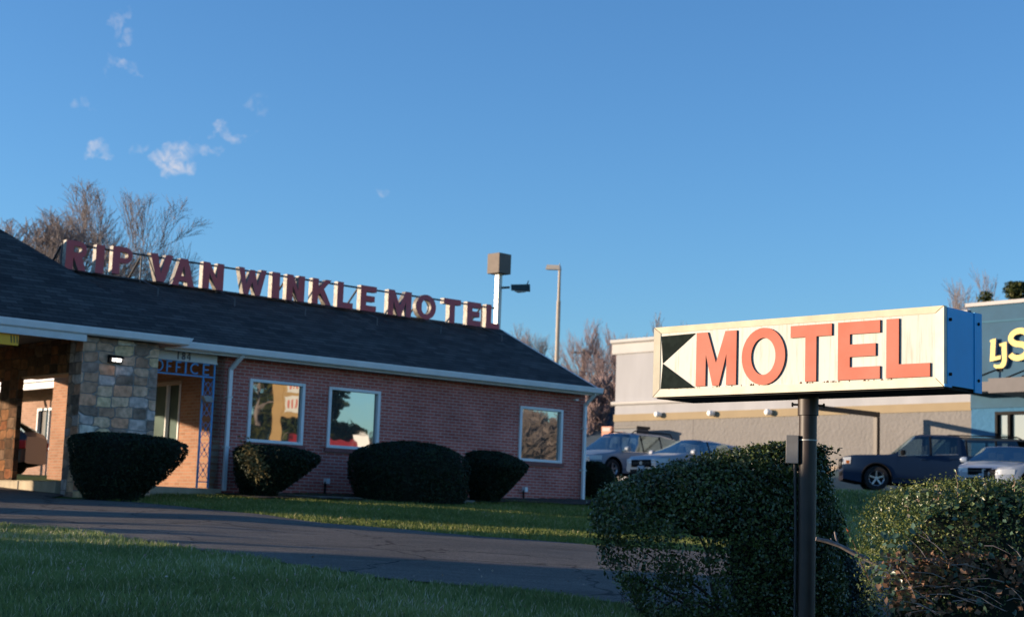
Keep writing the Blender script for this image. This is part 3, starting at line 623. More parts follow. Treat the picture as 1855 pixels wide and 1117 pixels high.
w = MB(); w.bar((2.78, 17.6, .4), (2.78, 17.6, 2.75), .10, .08, up=(0, 1, 0)); w.bar((2.78, 17.6, 2.7), (2.76, 17.85, 3.05), .10, .08, up=(0, 1, 0)); w.build('downspout', M['white'], motel)

# ------------------------------------------------------------------ rooftop letters
rs = empty('rooftop_letter_sign', MO+mU*3+mV*3.3+Vector((0, 0, 4.54)), 0, 'long row of maroon channel letters on a pipe frame standing along the motel roof ridge', 'roof sign')
rs.rotation_euler = (0, 0, MA)
def rl(p): return (p[0]-3, p[1]-3.3, p[2]-4.54)
face_r = mk('maroon_letter_face', (.56, .095, .115), .5, .1, 1.3, col2=(.70, .080, .070)); side_r = mk('letter_side_metal', (.21, .195, .17), .55, .5, 14, metal=.2)
VL = 3.0
for ch, xa, xb, yt, yb in (('R',119,157.5,436,489),('I',173.5,189,443,495),('P',203.5,240,447,497.5),('V',271,313,460,510),('A',312.5,353,468,518),('N',367,405.5,475.5,524),
        ('W',431.5,482.5,486,534),('I',492.5,507,492.5,540),('N',519,552,498,545),('K',565.4,600.8,505,551),('L',611,640,511,558),('E',653,682,517.5,563.5),
        ('M',703,745.5,526,572.5),('O',754,790,533.5,578.5),('T',803.5,834.7,541,585),('E',846,871.5,547,590),('L',880.5,905,552,595)):
    xm = (xa+xb)/2
    u0_, _, _ = mloc(xa, (yt+yb)/2, 1, VL-.1); u1_, _, _ = mloc(xb, (yt+yb)/2, 1, VL-.1); _, _, zt = mloc(xm, yt+(.3 if ch != 'O' else 0), 1, VL-.1); _, _, zb_ = mloc(xm, yb, 1, VL-.1)
    mb = MB(); W_ = u1_-u0_; st = .175 if ch in 'RPNKLEVAT' else (.165 if ch in 'WM' else .16)
    put_glyph(mb, ch, W_, st, lambda x, y, d: rl((u0_+x, d, zb_+y)), zt-zb_, VL-.1, VL+.05, 0, 1)
    mb.build('letter', [face_r, side_r], rs)
fr_ = MB(); u0_, _, zt0 = mloc(122, 437, 1, VL); u1_, _, zt1 = mloc(892, 553, 1, VL)
fr_.tube(rl((u0_, VL+.13, 5.06)), rl((u1_+.2, VL+.13, 5.04)), .022); fr_.tube(rl((u0_-.1, VL+.13, 4.50)), rl((u1_+.2, VL+.13, 4.46)), .02)
fr_.build('rail', M['dark_metal'], rs)
for px, yf in ((117, 490), (263, 523), (402, 543), (530, 560), (660, 576), (775, 592), (885, 606)):
    u_, _, _ = mloc(px, 500, 1, VL-.1)
    vv = 2.30; zf = 2.868+(vv+.38)*.4543
    fr_ = MB(); fr_.tube(rl((u_, VL+.12, 5.05)), rl((u_, VL+.12, 4.42)), .020, n=8); fr_.tube(rl((u_, vv, zf)), rl((u_, vv, zf+.18)), .014); fr_.tube(rl((u_, vv, zf+.17)), rl((u_, VL+.12, 4.52)), .009)
    fr_.build('post', mk('frame_steel', (.12, .115, .12), .6, .2, 7), rs)
    fr_ = MB(); fr_.tube(rl((u_, VL+.13, 5.04)), rl((u_, 4.25, 4.06)), .024); fr_.build('back_strut', M['dark_metal'], rs)

# ------------------------------------------------------------------ roadside sign
SA = R(-45.2); SP = at_y(1447, 716, 13.1)
sg_z = H(SP.x, SP.y)
sg = empty('roadside_sign', (SP.x, SP.y, sg_z), SA, 'cream box sign with raised red letters and a black arrow on a dark steel pole', 'motel sign')
dzs = SP.z-sg_z
cream = mk('cream_sign_face', (.54, .53, .47), .65, .05, 1.4, col2=(.60, .60, .56), stretch=(1, 1, .4))
nt = cream.node_tree; b_ = nt.nodes['Principled BSDF']; src = b_.inputs['Base Color'].links[0].from_socket
tc_ = nt.nodes.new('ShaderNodeTexCoord'); mp_ = nt.nodes.new('ShaderNodeMapping'); mp_.inputs['Scale'].default_value = (26, 1, 1.6); n_ = nt.nodes.new('ShaderNodeTexNoise'); n_.inputs['Scale'].default_value = 1.0; n_.inputs['Detail'].default_value = 8; n_.inputs['Roughness'].default_value = .7
r_ = nt.nodes.new('ShaderNodeValToRGB'); r_.color_ramp.elements[0].position = .30; r_.color_ramp.elements[0].color = (.70, .66, .56, 1); r_.color_ramp.elements[1].position = .50; r_.color_ramp.elements[1].color = (1, 1, 1, 1)
mu_ = nt.nodes.new('ShaderNodeMixRGB'); mu_.blend_type = 'MULTIPLY'; mu_.inputs[0].default_value = 1
nt.links.new(tc_.outputs['Object'], mp_.inputs[0]); nt.links.new(mp_.outputs[0], n_.inputs['Vector']); nt.links.new(n_.outputs['Fac'], r_.inputs[0]); nt.links.new(src, mu_.inputs[1]); nt.links.new(r_.outputs[0], mu_.inputs[2]); nt.links.new(mu_.outputs[0], b_.inputs['Base Color'])
rim_m = mk('cream_frame_metal', (.58, .52, .38), .6, .14, 5, col2=(.72, .66, .50))
rust = mk('rusty_metal', (.10, .045, .02), .9, .4, 20)
u0s, u1s, z0s, z1s = -1.555, 1.33, .030+dzs, .652+dzs
b = MB(); b.box(u0s+.012, u1s-.004, .035, .548, z0s+.012, z1s-.006); b.box(u0s+.02, u1s-.02, .03, .55, z0s-.012, z0s+.012, 1)
# inner face panel slightly recessed from the rims
box = b.build('cabinet', [mk('sign_side_panel', (.008, .32, .66), .5, .08, 3), M['black']], sg)
b = MB(); b.box(u0s+.05, u1s-.065, .018, .036, z0s+.05, z1s-.045); face = b.build('face_panel', cream, sg)
def rim_loop(mb, v_out, v_in, wT, wB, wL, wR):
    O = [(u0s, z0s), (u1s, z0s), (u1s, z1s), (u0s, z1s)]; I = [(u0s+wL, z0s+wB), (u1s-wR, z0s+wB), (u1s-wR, z1s-wT), (u0s+wL, z1s-wT)]
    vs = [(p[0], v_out, p[1]) for p in O]+[(p[0], v_in, p[1]) for p in I]+[(p[0], .036, p[1]) for p in O]+[(p[0], .040, p[1]) for p in I]
    fs = []
    for i in range(4):
        j = (i+1) % 4; fs += [(i, j, 4+j, 4+i), (i, 8+i, 8+j, j), (4+i, 4+j, 12+j, 12+i)]
    mb.add(vs, fs)
b = MB(); rim_loop(b, -.006, .012, .052, .068, .062, .082); b.build('face_rim', rim_m, sg)
# mitre seams and streaks of dirt at the rims
for (p, q) in (((u0s, z1s), (u0s+.062, z1s-.052)), ((u0s, z0s), (u0s+.062, z0s+.068)), ((u1s, z0s), (u1s-.082, z0s+.068)), ((u1s, z1s), (u1s-.082, z1s-.052))):
    b = MB(); b.bar((p[0], -.0065, p[1]), (q[0], .0115, q[1]), .003, .004, up=(0, 1, 0)); b.build('mitre_seam', rust, sg)
b = MB(); b.box(u1s-.004, u1s+.004, .04, .44, z0s+.014, z1s-.012); b.box(u1s-.002, u1s+.010, .445, .556, z0s-.012, z1s-.004); b.box(u1s-.002, u1s+.006, -.004, .105, z0s-.0, z0s+.02)
b.build('end_panel', mk('end_panel_paint', (.008, .38, .76), .45, .05, 4), sg)
for (vv, zz) in ((.075, z1s-.10), (.075, z0s+.10), (.50, z1s-.09), (.50, z0s+.085)):
    b = MB(); b.tube((u1s+.003, vv, zz), (u1s+.018, vv, zz), .013, n=10); b.build('bolt', M['black'], sg)
red = mk('faded_red_letter', (.56, .145, .095), .75, .1, 1.6, col2=(.47, .20, .145), spec=.15)
for ch, a, c, st, h_ in (('M', -1.078, -.645, .105, None), ('O', -.588, -.142, .098, .085), ('T', -.090, .312, .108, .098), ('E', .372, .762, .112, .100), ('L', .820, 1.205, .112, .105)):
    b = MB(); z0_ = .112+dzs if ch != 'O' else .100+dzs; hh = .466 if ch != 'O' else .482
    put_glyph(b, ch, c-a, st, lambda x, y, d: (a+x, d, z0_+y), hh, .002, .020, 0, 1, h=h_)
    lt = b.build('letter', [red, mk('letter_edge', (.10, .02, .02), .6, .1, 8)], sg)
b = MB(); blk = mk('arrow_black', (.014, .020, .018), .95, .3, 14, spec=.05)
for poly in ([(-1.485, .572), (-1.100, .578), (-1.462, .332)], [(-1.480, .104), (-1.462, .326), (-1.092, .100)]):
    b.extrude([poly], lambda x, y, d: (x, d, y+dzs), .012, .020)
b.build('arrow', blk, sg)
# dirt along the lower rim, as thin stains of their own shape
b = MB()
for k in range(46):
    x = random.uniform(u0s+.1, u1s-.15); wd = random.uniform(.004, .03); hh = random.uniform(.004, .02)
    b.add([(x, .0165, z0s+.069), (x+wd, .0165, z0s+.069), (x+wd*.7, .0165, z0s+.069+hh), (x+wd*.3, .0165, z0s+.069+hh*.8)], [(0,1,2,3)])
b.build('grime', rust, sg)['kind'] = 'stuff'
# pole, collar, bolts, box, conduit
def sloc(px, py, v=0.3):
    sU = Vector((math.cos(SA), math.sin(SA), 0)); sV = Vector((-math.sin(SA), math.cos(SA), 0)); d = pix_dir(px, py); o_ = Vector((SP.x, SP.y, sg_z))
    t = (v+o_.dot(sV))/d.dot(sV); P = d*t-o_; return (P.dot(sU), v, P.z)
pu = sloc(1463.5, 780, .28)[0]
pr_ = .074
b = MB(); b.tube((pu, .28, -.5), (pu, .28, z0s), pr_, n=32); pole = b.build('pole', M['bronze'], sg, smooth=40)
zc = sloc(1463, 752, .28)[2]
b = MB(); b.lathe([(pr_+.001, zc-.004), (pr_+.012, zc), (pr_+.012, z0s-.006)], 32, c=(pu, .28, 0)); b.build('collar', M['bronze'], sg, smooth=40)
zb_ = sloc(1440, 734, .28)[2]
for s2 in (-1, 1):
    dx = (math.cos(-SA), math.sin(-SA)); q0 = (pu+s2*dx[0]*.07, .28+s2*dx[1]*.07, zb_); q1 = (pu+s2*dx[0]*.125, .28+s2*dx[1]*.125, zb_)
    q2 = (pu+s2*dx[0]*.138, .28+s2*dx[1]*.138, zb_)
    b = MB(); b.tube(q0, q1, .009, n=8); b.tube(q1, q2, .019, n=6); b.build('set_screw', M['dark_metal'], sg)
# band clamp
zc = sloc(1463, 797, .28)[2]
b = MB(); b.lathe([(pr_+.0005, zc-.006), (pr_+.004, zc-.005), (pr_+.004, zc+.005), (pr_+.0005, zc+.006)], 32, c=(pu, .28, 0)); b.build('band_clamp', M['steel'], sg, smooth=40)
# switch box beside the pole
jl = empty('switch_box', (0, 0, 0))
jl.parent = sg; jl.rotation_euler = (0, 0, -SA+R(-12)); 
sx_, sy_ = pu-.074*math.cos(-SA)-.03*math.cos(-SA), .28-.074*math.sin(-SA)-.03*math.sin(-SA)
jl.location = (sx_, sy_, sloc(1433, 815, .28)[2]); jl.name = 'switch_box'
b = MB(); b.box(-.075, .028, -.05, .05, -.115, .118); bx = b.build('switch_box_shell', mk('box_grey', (.27, .25, .23), .55, .1, 10), None, bevel=.004); bx.parent = jl
b = MB(); b.tube((.0, 0, -.115), (.0, 0, -.16), .014, n=10); b.tube((.0, 0, -.15), (.004, 0, -.16), .018, n=10)
b.path([(.0, 0, -.15), (.004, 0, -.35), (.012, -.01, -.7), (.014, -.01, -2.6)], .0125, 10); cd = b.build('conduit', M['dark_metal'], None, smooth=40); cd.parent = jl

# ------------------------------------------------------------------ restaurant across the lot
RA = R(-48.73); RO = at_y(1480, 887.4, 60)
rest = empty('restaurant_building', RO, RA, 'flat roofed restaurant with grey upper wall, tan band, rough stucco and a teal end section', 'restaurant')
rU = Vector((math.cos(RA), math.sin(RA), 0)); rV = Vector((-math.sin(RA), math.cos(RA), 0))
def rloc(px, py, v=0.0):
    d = pix_dir(px, py); t = (v+RO.dot(rV))/d.dot(rV); P = d*t-RO; return (P.dot(rU), v, P.z)
L0, L1 = -10.75, 6.58
w = MB(); w.box(L0, L1, 0, 14, -1.2, 2.795); w.build('stucco_wall', M['stucco'], rest)
w = MB(); w.box(L0, L1, .03, 14, 3.09, 6.15); w.build('upper_wall', M['eifs'], rest)
w = MB(); w.box(L0-.02, L1, -.035, 13.9, 2.795, 3.09); w.build('tan_band', M['tan'], rest)
w = MB(); prism_u(w, [(-.07, 3.50), (-.10, 3.56), (-.10, 3.62), (.05, 3.66), (.05, 3.46)], L0-.14, L1-.05)
w.build('belt_trim', M['trim'], rest)
w = MB(); prism_u(w, [(-.03, 5.66), (-.05, 5.70), (-.05, 6.08), (-.17, 6.15), (-.17, 6.27), (14, 6.27), (14, 5.66)], L0-.20, L1-.05); w.build('cornice', M['trim'], rest)
w = MB(); w.box(L0-.01, L1, -.03, 0.002, .86, .90); w.box(L0-.01, L1, -.012, .0, -1.2, .86); w.build('base_course', mk('base_course', (.33, .27, .21), .9, .06, 1, bump=.03, bscale=7), rest)
for uu in (-7.2, -3.6, 0, 3.6):
    w = MB(); w.box(uu-.010, uu+.010, .026, .031, 3.68, 5.64); w.build('panel_joint', mk('joint_grey', (.2, .2, .2), .9, .1, 5), rest)
for uu in (-6.25, -.2):
    w = MB(); w.box(uu-.012, uu+.012, -.004, .001, .9, 2.79); w.build('control_joint', M['ink'], rest)
for px, py in ((1190, 750), (1286, 748), (1390, 746)):
    u_, _, z_ = rloc(px, py, -.25)
    w = MB(); w.lathe([(.02, -.035), (.10, -.05), (.115, -.13), (.115, -.30), (.09, -.335), (.02, -.345)], 18, axis='y', c=(u_, 0, z_)); w.box(u_-.05, u_+.05, -.06, -.03, z_-.05, z_+.05)
    w.build('wall_lamp', mk('white_lamp_shell', (.85, .85, .82), .35, .03, 3), rest, smooth=50)
# teal section
T0, T1 = 6.58, 16
w = MB(); wall_open(w, T0, T1, 2.85, 6.375, -.06, .4, []); w.build('teal_wall', M['teal'], rest)
w = MB(); wall_open(w, T0, T1, -1.2, 2.85, -.02, .4, [(7.50, 11.0, -1.2, 2.70)]); w.build('teal_stucco_wall', M['teal_rough'], rest)
w = MB(); w.box(T0-.16, T1, -.14, .5, 6.375, 6.50); w.build('teal_wall_cap', M['trim'], rest)
w = MB(); w.box(T0, T1, -.085, -.055, 5.78, 5.84); w.build('groove_trim', mk('teal_trim', (.03, .12, .19), .8, .1, 2), rest)
w = MB(); w.box(7.50, 11, .1, .2, -1.2, 2.7, 1); 
for uu in (7.50, 7.98, 9.4, 10.9): w.box(uu, uu+.09, -.03, .1, -.6, 2.70)
w.box(7.5, 11, -.035, .1, 2.62, 2.72); w.box(7.5, 11, -.025, .1, 1.9, 1.95) if False else None
w.build('shopfront_window', [M['black'], pane_mat('shop_glass', .16, (.05, .06, .06))], rest)
# yellow wall letters
yl = [('L', 7.44, 4.42, 5.19, .42, .17), ('J', 7.58, 4.14, 5.00, .62, .15), ('S', 8.14, 4.44, 5.42, .80, .17)]
for ch, ua, za, zt, W_, st in yl:
    w = MB(); sc_ = zt-za
    fn = lambda x, y, d: (ua+x, d, za+y+.05*x)
    if ch == 'L': polys = [[(0, .0), (.40, .04), (.42, .17), (.19, .15), (.23, .77), (.02, .74), (.0, .68), (.04, .66)]]
    elif ch == 'J':
        polys = [[(.22, .85), (.50, .90), (.50, .35)]+[(.50-.17*(1-math.cos(t_))-.0, .32-.30*math.sin(t_)) for t_ in np.linspace(.2, 1.5, 6)]+[(.10, .03), (0, .10), (.02, .18), (.14, .14), (.24, .15), (.31, .22), (.33, .35), (.31, .78), (.24, .77)]]
    else: polys = [[(p[0]*sc_, p[1]*sc_) for p in poly] for poly in glyph('S', W_/sc_, st/sc_*1.15)]
    w.extrude(polys, fn, -.22, -.10, 0, 1); w.build('wall_letter', [M['yellow'], mk('letter_return', (.30, .30, .42), .5, .1, 5)], rest)
w = MB(); w.box(6.62, 8.42, -1.0, -.02, 3.33, 3.66); w.box(8.42, 16, -1.9, -.02, 3.18, 3.66)
can = w.build('canopy', mk('canopy_grey', (.075, .068, .075), .6, .12, 3), rest)
for (ua, ub, vv) in ((7.72, 6.95, -.95), (9.0, 8.28, -.95), (10.4, 9.6, -1.8)):
    w = MB(); w.tube((ua, -.08, 4.18), (ub, vv, 3.68), .03); w.box(ua-.10, ua+.10, -.10, -.05, 4.08, 4.26); w.build('canopy_rod', M['black'], can)
# grey cabinet at the wall foot, menu boards beyond the van
def thing_box(name, label, cat, parts, loc, rz=0, group=None):
    e = empty(name, loc, rz, label, cat, group)
    for nm, mb, mt in parts: mb.build(nm, mt, e, bevel=.01)
    return e
u_, _, z_ = rloc(1137, 785, -1.0)
P = RO+rU*u_+rV*-1.0; gz = H(P.x, P.y)
a = MB(); a.box(-.85, .85, -.35, .35, 0, 2.15); b2 = MB(); b2.box(-.9, .9, -.4, .4, 2.15, 2.25); c3 = MB(); c3.box(-.02, .02, -.37, -.345, .1, 2.05)
thing_box('utility_cabinet', 'dark blue grey steel cabinet standing against the restaurant wall behind the silver van', 'cabinet', [('body', a, mk('cabinet_grey', (.07, .085, .11), .6, .1, 3)), ('lid', b2, M['dark_metal']), ('door_gap', c3, M['black'])], (P.x, P.y, gz), RA)
def board(px, py, wpx, hpx, Y, label, col, nm):
    P = at_y(px, py, Y); k = Y/F_PX; w_, h_ = wpx*k, hpx*k; gz = H(P.x, P.y)
    a = MB(); a.box(-w_/2, w_/2, -.10, .10, P.z-gz-h_/2, P.z-gz+h_/2)
    b2 = MB(); b2.box(-.06, .06, -.05, .05, -.3, P.z-gz-h_/2)
    c3 = MB(); c3.box(-w_/2+.05, w_/2-.05, -.115, -.10, P.z-gz+h_*.05, P.z-gz+h_*.38); 
    thing_box(nm, label, 'menu board', [('panel', a, col), ('post', b2, M['dark_metal']), ('printed_strip', c3, mk('strip_pale', (.6, .5, .45), .6, .1, 8))], (P.x, P.y, gz), R(-35))
board(1101, 782, 21, 20, 63, 'pink and orange drive-through board left of the grey restaurant wall', mk('board_orange', (.62, .26, .16), .6, .15, 3), 'menu_board')
board(1122, 786, 20, 9, 62, 'low pale pink board just above the silver van roof', mk('board_pink', (.62, .42, .36), .6, .15, 3), 'menu_board')
# clearance bar: a post near the wall with an arm reaching out from it
pu_ = rloc(1588, 760, -1.36); P = RO+rU*pu_[0]+rV*-1.36; gz = H(P.x, P.y); topz = rloc(1590, 746, -1.36)[2]+RO.z-gz
cb2 = empty('clearance_bar', (P.x, P.y, gz), RA, 'dark brown square steel post with a long cantilevered arm by the restaurant wall', 'height bar')
w = MB(); w.box(-.085, .085, -.085, .085, -.3, topz-.17); w.build('post', M['bronze'], cb2, bevel=.008)
w = MB(); w.box(-.085, .085, -3.9, .09, topz-.168, topz); w.build('arm', M['bronze'], cb2, bevel=.008)
w = MB(); w.box(-.16, .16, -.16, .16, -.1, .03); w.build('base_plate', M['dark_metal'], cb2)

# ------------------------------------------------------------------ cars
def car(name, label, loc, heading, paint, L=4.6, W=1.84, rw=.34, wx=(1.42, -1.33), belt=None, top=None, ws=None, rg=None, side=None, bed=False,
        hz=.62, grz=(.42, .72), group=None, rails=False, plate=True, trim=None, nose=.22, hatch=False, cat='car'):
    C_ = empty(name, loc, heading, label, cat, group)
    hl = L/2
    st = set(np.linspace(-hl, hl, 41).round(3))
    for x0 in wx:
        for a_ in np.linspace(-1, 1, 13): st.add(round(x0+a_*(rw+.075), 3))
    for (x_, _) in belt+top: st.add(round(x_, 3))
    for (a_, b_) in side: st.add(round(a_, 3)); st.add(round(b_, 3))
    st = sorted(s_ for s_ in st if -hl <= s_ <= hl)
    bx, bz = zip(*belt); txx, tz = zip(*top)
    def ring(x):
        bl = float(np.interp(x, bx, bz)); tp = max(float(np.interp(x, txx, tz)), bl+.015)
        e_ = min(1, (hl-abs(x))/.75); w_ = W/2*(1-nose*(1-e_)**2.2)
        zb_ = .21+.10*max(0, 1-(hl-abs(x))/.5)
        za = zb_+.02
        for x0 in wx:
            dx = abs(x-x0); ra = rw+.075
            if dx <= ra+1e-4: za = max(za, rw+math.sqrt(max(0, ra*ra-dx*dx)))
        g_ = min(1, (tp-bl)/.45); rw_ = w_*(.93-.19*g_); md = max(za+.03, min(bl-.16, .62))
        fr_ = .90
        return [(0, zb_), (w_*.72, zb_), (w_*.74, za if za > zb_+.05 else zb_), (w_-.03, za), (w_, za+.02), (w_*1.0, md), (w_*.985, bl-.06), (w_*.955, bl), (rw_, bl+(tp-bl)*fr_), (rw_*.82, tp-.0), (rw_*.4, tp+.02), (0, tp+.025)]
    rings = [ring(x) for x in st]; n = len(rings[0])
    body = MB(); glass = {}
    def seg_tag(i, j):
        xm = (st[i]+st[i+1])/2
        bl = float(np.interp(xm, bx, bz)); tp = float(np.interp(xm, txx, tz))
        if j == 7 and tp-bl > .12:
            for k, (a_, b_) in enumerate(side):
                if a_ <= xm <= b_: return ('side_window', k)
        if j in (8, 9, 10) or (j == 7 and False):
            if ws and ws[0] <= xm <= ws[1]: return ('windshield', 0)
            if rg and rg[0] <= xm <= rg[1]: return ('rear_window', 0)
        return None
    for sgn in (1, -1):
        for i in range(len(st)-1):
            for j in range(n-1):
                a_, b_, c_, d_ = rings[i][j], rings[i+1][j], rings[i+1][j+1], rings[i][j+1]
                q = [(st[i], sgn*a_[0], a_[1]), (st[i+1], sgn*b_[0], b_[1]), (st[i+1], sgn*c_[0], c_[1]), (st[i], sgn*d_[0], d_[1])]
                tg = seg_tag(i, j)
                if tg:
                    key = (tg[0], tg[1], sgn if tg[0] == 'side_window' else 0); glass.setdefault(key, MB()).add(q, [(0,1,2,3)])
                else: body.add(q, [(0,1,2,3)], 1 if (j < 3 or (j == 3)) else 0)
        for i in (0, len(st)-1):
            body.add([(st[i], sgn*y_, z_) for y_, z_ in rings[i]], [tuple(range(n))], 0)
    # weld
    bmx = bmesh.new(); me = bpy.data.meshes.new('body'); me.from_pydata(body.v, [], body.f); me.materials.append(paint); me.materials.append(M['black'])
    me.polygons.foreach_set('material_index', body.m); bmx.from_mesh(me); bmesh.ops.remove_doubles(bmx, verts=bmx.verts, dist=.0008); bmesh.ops.recalc_face_normals(bmx, faces=bmx.faces); bmx.to_mesh(me); bmx.free()
    me.polygons.foreach_set('use_smooth', [True]*len(me.polygons)); me.set_sharp_from_angle(angle=R(38))
    bo = bpy.data.objects.new('body', me); C.objects.link(bo); bo.parent = C_
    # rim thickness so pane edges read: solidify the glass slightly inward
    for (nm, k, s_), mb in glass.items():
        bmx = bmesh.new(); me = bpy.data.meshes.new(nm); me.from_pydata(mb.v, [], mb.f); me.materials.append(M['car_glass'])
        bmx.from_mesh(me); bmesh.ops.remove_doubles(bmx, verts=bmx.verts, dist=.0008); bmesh.ops.recalc_face_normals(bmx, faces=bmx.faces); bmx.to_mesh(me); bmx.free()
        me.polygons.foreach_set('use_smooth', [True]*len(me.polygons))
        go = bpy.data.objects.new(nm, me); C.objects.link(go); go.parent = C_
    # pillars between the side windows
    for s_ in (1, -1):
        for k in range(len(side)-1):
            xm = (side[k][0]+side[k+1][1])/2 if side[k][0] > side[k+1][0] else (side[k][1]+side[k+1][0])/2
            a_ = ring(xm)[7]; b_ = ring(xm)[8]
            mb = MB(); mb.bar((xm, s_*(a_[0]+.004), a_[1]), (xm, s_*(b_[0]+.006), b_[1]), .05, .012, up=(0, 1, 0)); mb.build('door_pillar', M['black'], C_)
        # door seams and handles
        for (a_, b_) in side:
            for xx in (a_,):
                r_ = ring(xx); mb = MB()
                mb.bar((xx, s_*(r_[5][0]+.002), r_[5][1]-.26), (xx, s_*(r_[7][0]+.004), r_[7][1]), .008, .006, up=(0, 1, 0)); mb.build('door_seam', M['black'], bo)
            if b_-a_ > .6:
                r_ = ring(a_+.18); mb = MB(); zz = r_[6][1]-.07
                mb.box(a_+.1, a_+.27, s_*r_[6][0]-.02, s_*r_[6][0]+.02, zz-.02, zz+.02); mb.build('door_handle', paint, C_, bevel=.008)
        # chrome or dark sill strip
        if trim:
            mb = MB(); r_ = ring(0); mb.bar((wx[0]-.5, s_*(r_[5][0]+.005), .40), (wx[1]+.5, s_*(r_[5][0]+.005), .40), .014, .05, up=(0, 1, 0)); mb.build('sill_strip', trim, C_)
        # mirror
        xm = side[0][1]-.12 if side[0][0] > side[-1][0] else side[-1][1]-.12
        r_ = ring(xm); mb = MB(); z_ = r_[7][1]+.10
        mb.lathe([(.001, -.11), (.06, -.10), (.085, -.05), (.09, .03), (.075, .09), (.001, .10)], 12, axis='y', c=(xm, s_*(W/2+.10), z_)); mb.box(xm-.03, xm+.03, min(s_*W/2*.9, s_*(W/2+.08)), max(s_*W/2*.9, s_*(W/2+.08)), z_-.07, z_-.03)
        mb.build('mirror', M['black'] if cat == 'pickup' else paint, C_, smooth=50)
        # headlights wrap round the corner
        e_ = .0
        mb = MB(); pts = []
        for x_ in (hl-.62, hl-.40, hl-.22, hl-.09, hl-.005):
            rr = ring(x_); pts.append((x_, s_*(rr[5][0]+.006)))
        pts.append((hl+.008, s_*(ring(hl)[5][0]*.80))); pts.append((hl+.010, s_*(ring(hl)[5][0]*.62)))
        k0 = 1 if cat != 'pickup' else 2
        pts = pts[k0:]; m_ = len(pts)
        lo = [hz-.01+.03*max(0, (m_-1-i_))/m_ for i_ in range(m_)]; hi_ = [hz+(.20 if cat == 'pickup' else .13)+.035*max(0, (m_-1-i_))/m_ for i_ in range(m_)]
        vs = [(p[0], p[1], z_) for p, z_ in zip(pts, lo)]+[(p[0]-.02, p[1], z_) for p, z_ in zip(pts, hi_)]
        mb.add(vs, [(i_, i_+1, m_+i_+1, m_+i_) for i_ in range(m_-1)])
        lgt = mb.build('headlight', M['lamp_lens'], C_, smooth=60)
        if cat == 'pickup':
            mb = MB(); mb.box(hl-.20, hl-.09, s_*(ring(hl-.15)[5][0])-.0, s_*(ring(hl-.15)[5][0])+s_*.016, hz+.02, hz+.12) if s_ > 0 else mb.box(hl-.20, hl-.09, s_*(ring(hl-.15)[5][0])+s_*.016, s_*(ring(hl-.15)[5][0]), hz+.02, hz+.12)
            mb.build('turn_signal', M['amber'], lgt)
        for x0 in wx:                                   # dark arch lips
            mb = MB(); ra = rw+.085; r_ = ring(x0)
            mb.path([(x0+ra*math.cos(t_), s_*(W/2+.001), rw+ra*math.sin(t_)) for t_ in np.linspace(-.1, math.pi+.1, 15)], .022 if cat == 'pickup' else .012, 6); mb.build('arch_lip', M['black'], bo, smooth=60)
        # window surround line
        for (a_, b_) in side:
            mb = MB(); xs_ = np.linspace(a_, b_, 6); mb.path([(x_, s_*(ring(x_)[7][0]+.006), ring(x_)[7][1]+.004) for x_ in xs_], .010, 5); mb.build('window_strip', M['chrome'] if cat != 'pickup' else M['steel'], bo)
        # wheels
        for x0 in wx:
            yo = s_*(W/2-.012); yi = s_*(W/2-.24)
            mb = MB(); mb.lathe([(rw*.62, 0), (rw*.93, .0), (rw, .035), (rw, .18), (rw*.93, .22), (rw*.62, .22)], 30, axis='y', c=(x0, min(yo, yi), rw), cap=False)
            whl = mb.build('wheel', M['tyre'], C_, smooth=50)
            mb = MB(); y1 = yo-s_*.02
            mb.lathe([(rw*.66, y1), (rw*.60, y1-s_*.035), (rw*.57, y1-s_*.04)], 30, axis='y', c=(x0, 0, rw), cap=False)
            for k in range(5):
                t_ = 2*math.pi*k/5+.3
                mb.bar((x0, y1-s_*.03, rw), (x0+math.cos(t_)*rw*.60, y1-s_*.012, rw+math.sin(t_)*rw*.60), .05, .03, up=(0, 1, 0))
            mb.lathe([(.001, y1-s_*.005), (.05, y1-s_*.008), (.055, y1-s_*.04)], 14, axis='y', c=(x0, 0, rw))
            mb.build('rim', M['rim'], whl, smooth=40)
            mb = MB(); mb.lathe([(rw*.60, y1-s_*.05), (.001, y1-s_*.052)], 20, axis='y', c=(x0, 0, rw)); mb.build('brake_disc', M['black'], whl)
    # nose: grille, intake, plate
    wn_ = ring(hl)[5][0]
    mb = MB(); mb.box(hl-.06, hl+.022, -wn_*.66, wn_*.66, grz[0]+.06, grz[1]+.02); gr = mb.build('grille', M['grille'], C_, bevel=.008)
    mb = MB()
    for zz in np.linspace(grz[0]+.16, grz[1]-.05, 3): mb.box(hl+.020, hl+.028, -wn_*.60, wn_*.60, zz-.006, zz+.006)
    mb.build('grille_bar', M['dark_metal'], gr)
    mb = MB(); mb.lathe([(.001, hl+.036), (.06, hl+.034), (.065, hl+.020)], 20, axis='y', c=(0, 0, 0)); mb.v = [(p[1], p[0], p[2]+(grz[0]+grz[1])/2+.05) for p in mb.v]; mb.build('badge', M['steel'], gr)
    mb = MB(); mb.box(hl-.05, hl+.008, -wn_*.75, wn_*.75, grz[0]-.16, grz[0]-.02); mb.build('lower_intake', M['black'], C_, bevel=.003)
    if plate:
        mb = MB(); mb.box(hl+.010, hl+.028, -.155, .155, grz[0]-.06, grz[0]+.10); mb.build('number_plate', M['plate'], C_, bevel=.004)
    # seats and dashboard seen through the glass
    bl0 = float(np.interp(0, bx, bz)); xs0 = side[0][1] if side[0][0] > side[-1][0] else side[-1][1]
    mb = MB(); mb.box(-hl*.62, hl*.45, -W*.42, W*.42, .30, bl0-.22)
